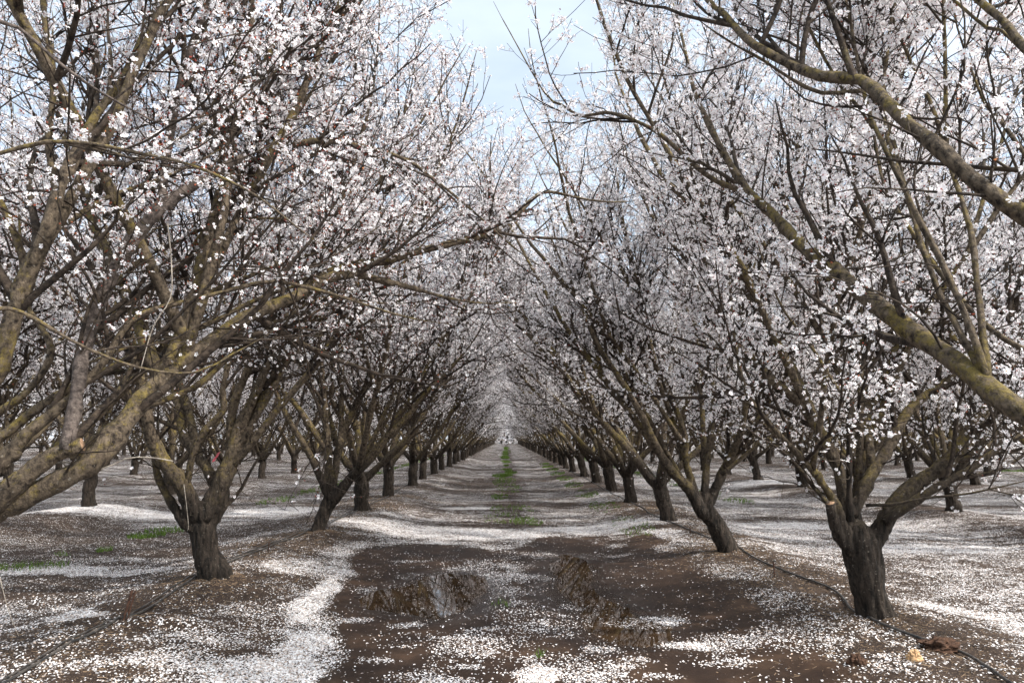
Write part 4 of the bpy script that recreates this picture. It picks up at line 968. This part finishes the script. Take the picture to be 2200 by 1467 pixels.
# stakes
def stake(px, py, h, lean, label, two=False, w_=.011):
    c = ground(px, py, .14); c[2] = GZ(c[0], c[1])
    root = bpy.data.objects.new('pipe_stake', None); C.objects.link(root); root.location = c
    P = np.array([[0, 0, -.1], [0, 0, 0], [lean * .5, .0, h * .5], [lean, 0, h]])
    V, Q, e1, e0 = tubes(resample(P, .03)[None], np.full((1, len(resample(P, .03))), w_), 6)
    link('rod', mesh_from('rod', V, [(Q, 0), (e1, 0), (e0, 0)], [M_STAKE]), root)
    if two:
        P2 = P + np.array([.022, .004, -.01]); V, Q, e1, e0 = tubes(resample(P2, .03)[None], np.full((1, len(resample(P2, .03))), w_ * .8), 6)
        link('rod', mesh_from('rod', V, [(Q, 0), (e1, 0), (e0, 0)], [M_STAKE]), root)
    a = np.linspace(0, 2 * np.pi, 15); ring = np.stack([.006 + .027 * np.cos(a), -.01 * np.cos(a), .03 + .024 * np.sin(a)], 1)
    V, Q, e1, e0 = tubes(ring[None], np.full((1, 15), .0035), 5)
    link('clip', mesh_from('clip', V, [(Q, 0)], [M_HOSE]), root)
    if not two:
        P3 = np.array([[lean, 0, h], [lean + .01, .0, h + .012], [lean + .03, .0, h + .004]]); V, Q, e1, e0 = tubes(P3[None], np.full((1, 3), w_ * .9), 6)
        link('cap', mesh_from('cap', V, [(Q, 0), (e1, 0), (e0, 0)], [M_HOSE]), root)
    tag(root, label, 'stake', 'stakes by the pipes'); return root
stake(265, 1348, .22, .05, 'rusty double rod stake holding the pipes in front of the left forked tree', True)
stake(1664, 1242, .16, -.005, 'small dark stake on the right berm between two trunks', w_=.008)
stake(1483, 1148, .13, .0, 'thin dark stake beside the pipe left of the leaning right tree', w_=.007)
stake(577, 1186, .13, .0, 'thin dark stake beside the pipe between the first two left trunks', w_=.006)

# soil clods, ochre lump
def lump(name, px, py, sx, sy, sz_, mt, label, cat, seed, sub=4, amp=.35, z=.12):
    import bmesh
    bm = bmesh.new(); bmesh.ops.create_icosphere(bm, subdivisions=sub, radius=1)
    for v in bm.verts:
        n = mnoise.fractal(v.co * 1.7 + Vector((seed, 0, 0)), .8, 2.2, 5); f = 1 + amp * n + .12 * mnoise.noise(v.co * 7 + Vector((0, seed, 0)))
        v.co = Vector((v.co.x * sx * f, v.co.y * sy * f, v.co.z * sz_ * f))
    me = bpy.data.meshes.new(name); bm.to_mesh(me); bm.free(); me.materials.append(mt)
    for p_ in me.polygons: p_.use_smooth = sub >= 5
    c = ground(px, py, z); o = link(name, me, None, (c[0], c[1], GZ(c[0], c[1]) + sz_ * .35)); tag(o, label, cat); return o
lump('soil_clod', 2020, 1402, .13, .09, .05, M_CLOD, 'crumbly dark soil heap covering the pipe at lower right', 'soil heap', 3, 5, .5)
lump('soil_clod', 1842, 1440, .055, .05, .045, M_CLOD, 'small dark soil clod left of the ochre lump', 'soil clod', 8, 4, .5, .08)
lump('ochre_stone', 1966, 1428, .05, .04, .045, M_ROCK, 'pale ochre lump lying on the soil at lower right', 'stone', 12, 4, .45)
#lump('soil_clod', 335, 1352, .28, .09, .035, M_CLOD, 'long low bare ridge of soil beside the left pipes', 'soil ridge', 17, 5, .5)

# sticks and petal pile
def stick(pts, d, w0, w1, mt, label, cat='branch'):
    A = np.array([at(x, y, q) for (x, y), q in zip(pts, np.linspace(d[0], d[1], len(pts)))]); A = resample(A, .05)
    r = np.linspace(w0, w1, len(A)); V, Q, e1, e0 = tubes(A[None], r[None], 6)
    o = link('bare_twig', mesh_from('bare_twig', V, [(Q, 0), (e1, 0), (e0, 0)], [mt])); tag(o, label, cat); return o
def twig_child(parent, pts, d, w0, w1, mt):
    A = np.array([at(x, y, q) for (x, y), q in zip(pts, np.linspace(d[0], d[1], len(pts)))]) - np.array(parent.location); A = resample(A, .05)
    r = np.linspace(w0, w1, len(A)); V, Q, e1, e0 = tubes(A[None], r[None], 6)
    link('shoot', mesh_from('shoot', V, [(Q, 0), (e1, 0), (e0, 0)], [mt]), parent)
twig_child(tL1, [(100, 1000), (140, 992), (215, 1008), (270, 985), (320, 982), (372, 990)], (4.2, 4.3), .006, .003, M_TWIG_PALE)
twig_child(tL1, [(130, 990), (160, 1012), (215, 1008)], (4.2, 4.3), .004, .002, M_TWIG_PALE)
twig_child(tL1, [(0, 1240), (12, 1290), (25, 1330), (40, 1365)], (3.8, 3.9), .0022, .0012, M_TWIG_PALE)
twig_child(tL1, [(360, 480), (368, 560), (366, 640), (330, 700), (300, 800)], (4.3, 4.1), .004, .002, M_TWIG_PALE)
twig_child(tL2, [(395, 1040), (400, 1080), (405, 1130), (402, 1140)], (7.6, 7.6), .004, .002, M_TWIG_PALE)
# pink ribbon tied low on a limb of the second left tree
def ribbon():
    P = np.array([at(x, y, 8.15) for x, y in ((470, 972), (466, 980), (461, 986), (458, 992))]); n = len(P)
    V = np.concatenate([P + np.array([-.012, 0, 0]), P + np.array([.014, .006, .006])]); V2 = V + np.array([0, .0015, 0])
    q = [(i, i + 1, n + i + 1, n + i) for i in range(n - 1)]; q2 = [(2 * n + a, 2 * n + d, 2 * n + c, 2 * n + b) for a, b, c, d in q]
    o = link('ribbon', mesh_from('ribbon', np.vstack([V, V2]), [(np.array(q + q2), 0)], [M_RIBBON])); tag(o, 'short pink ribbon hanging from a limb of the forked left tree', 'ribbon')
ribbon()
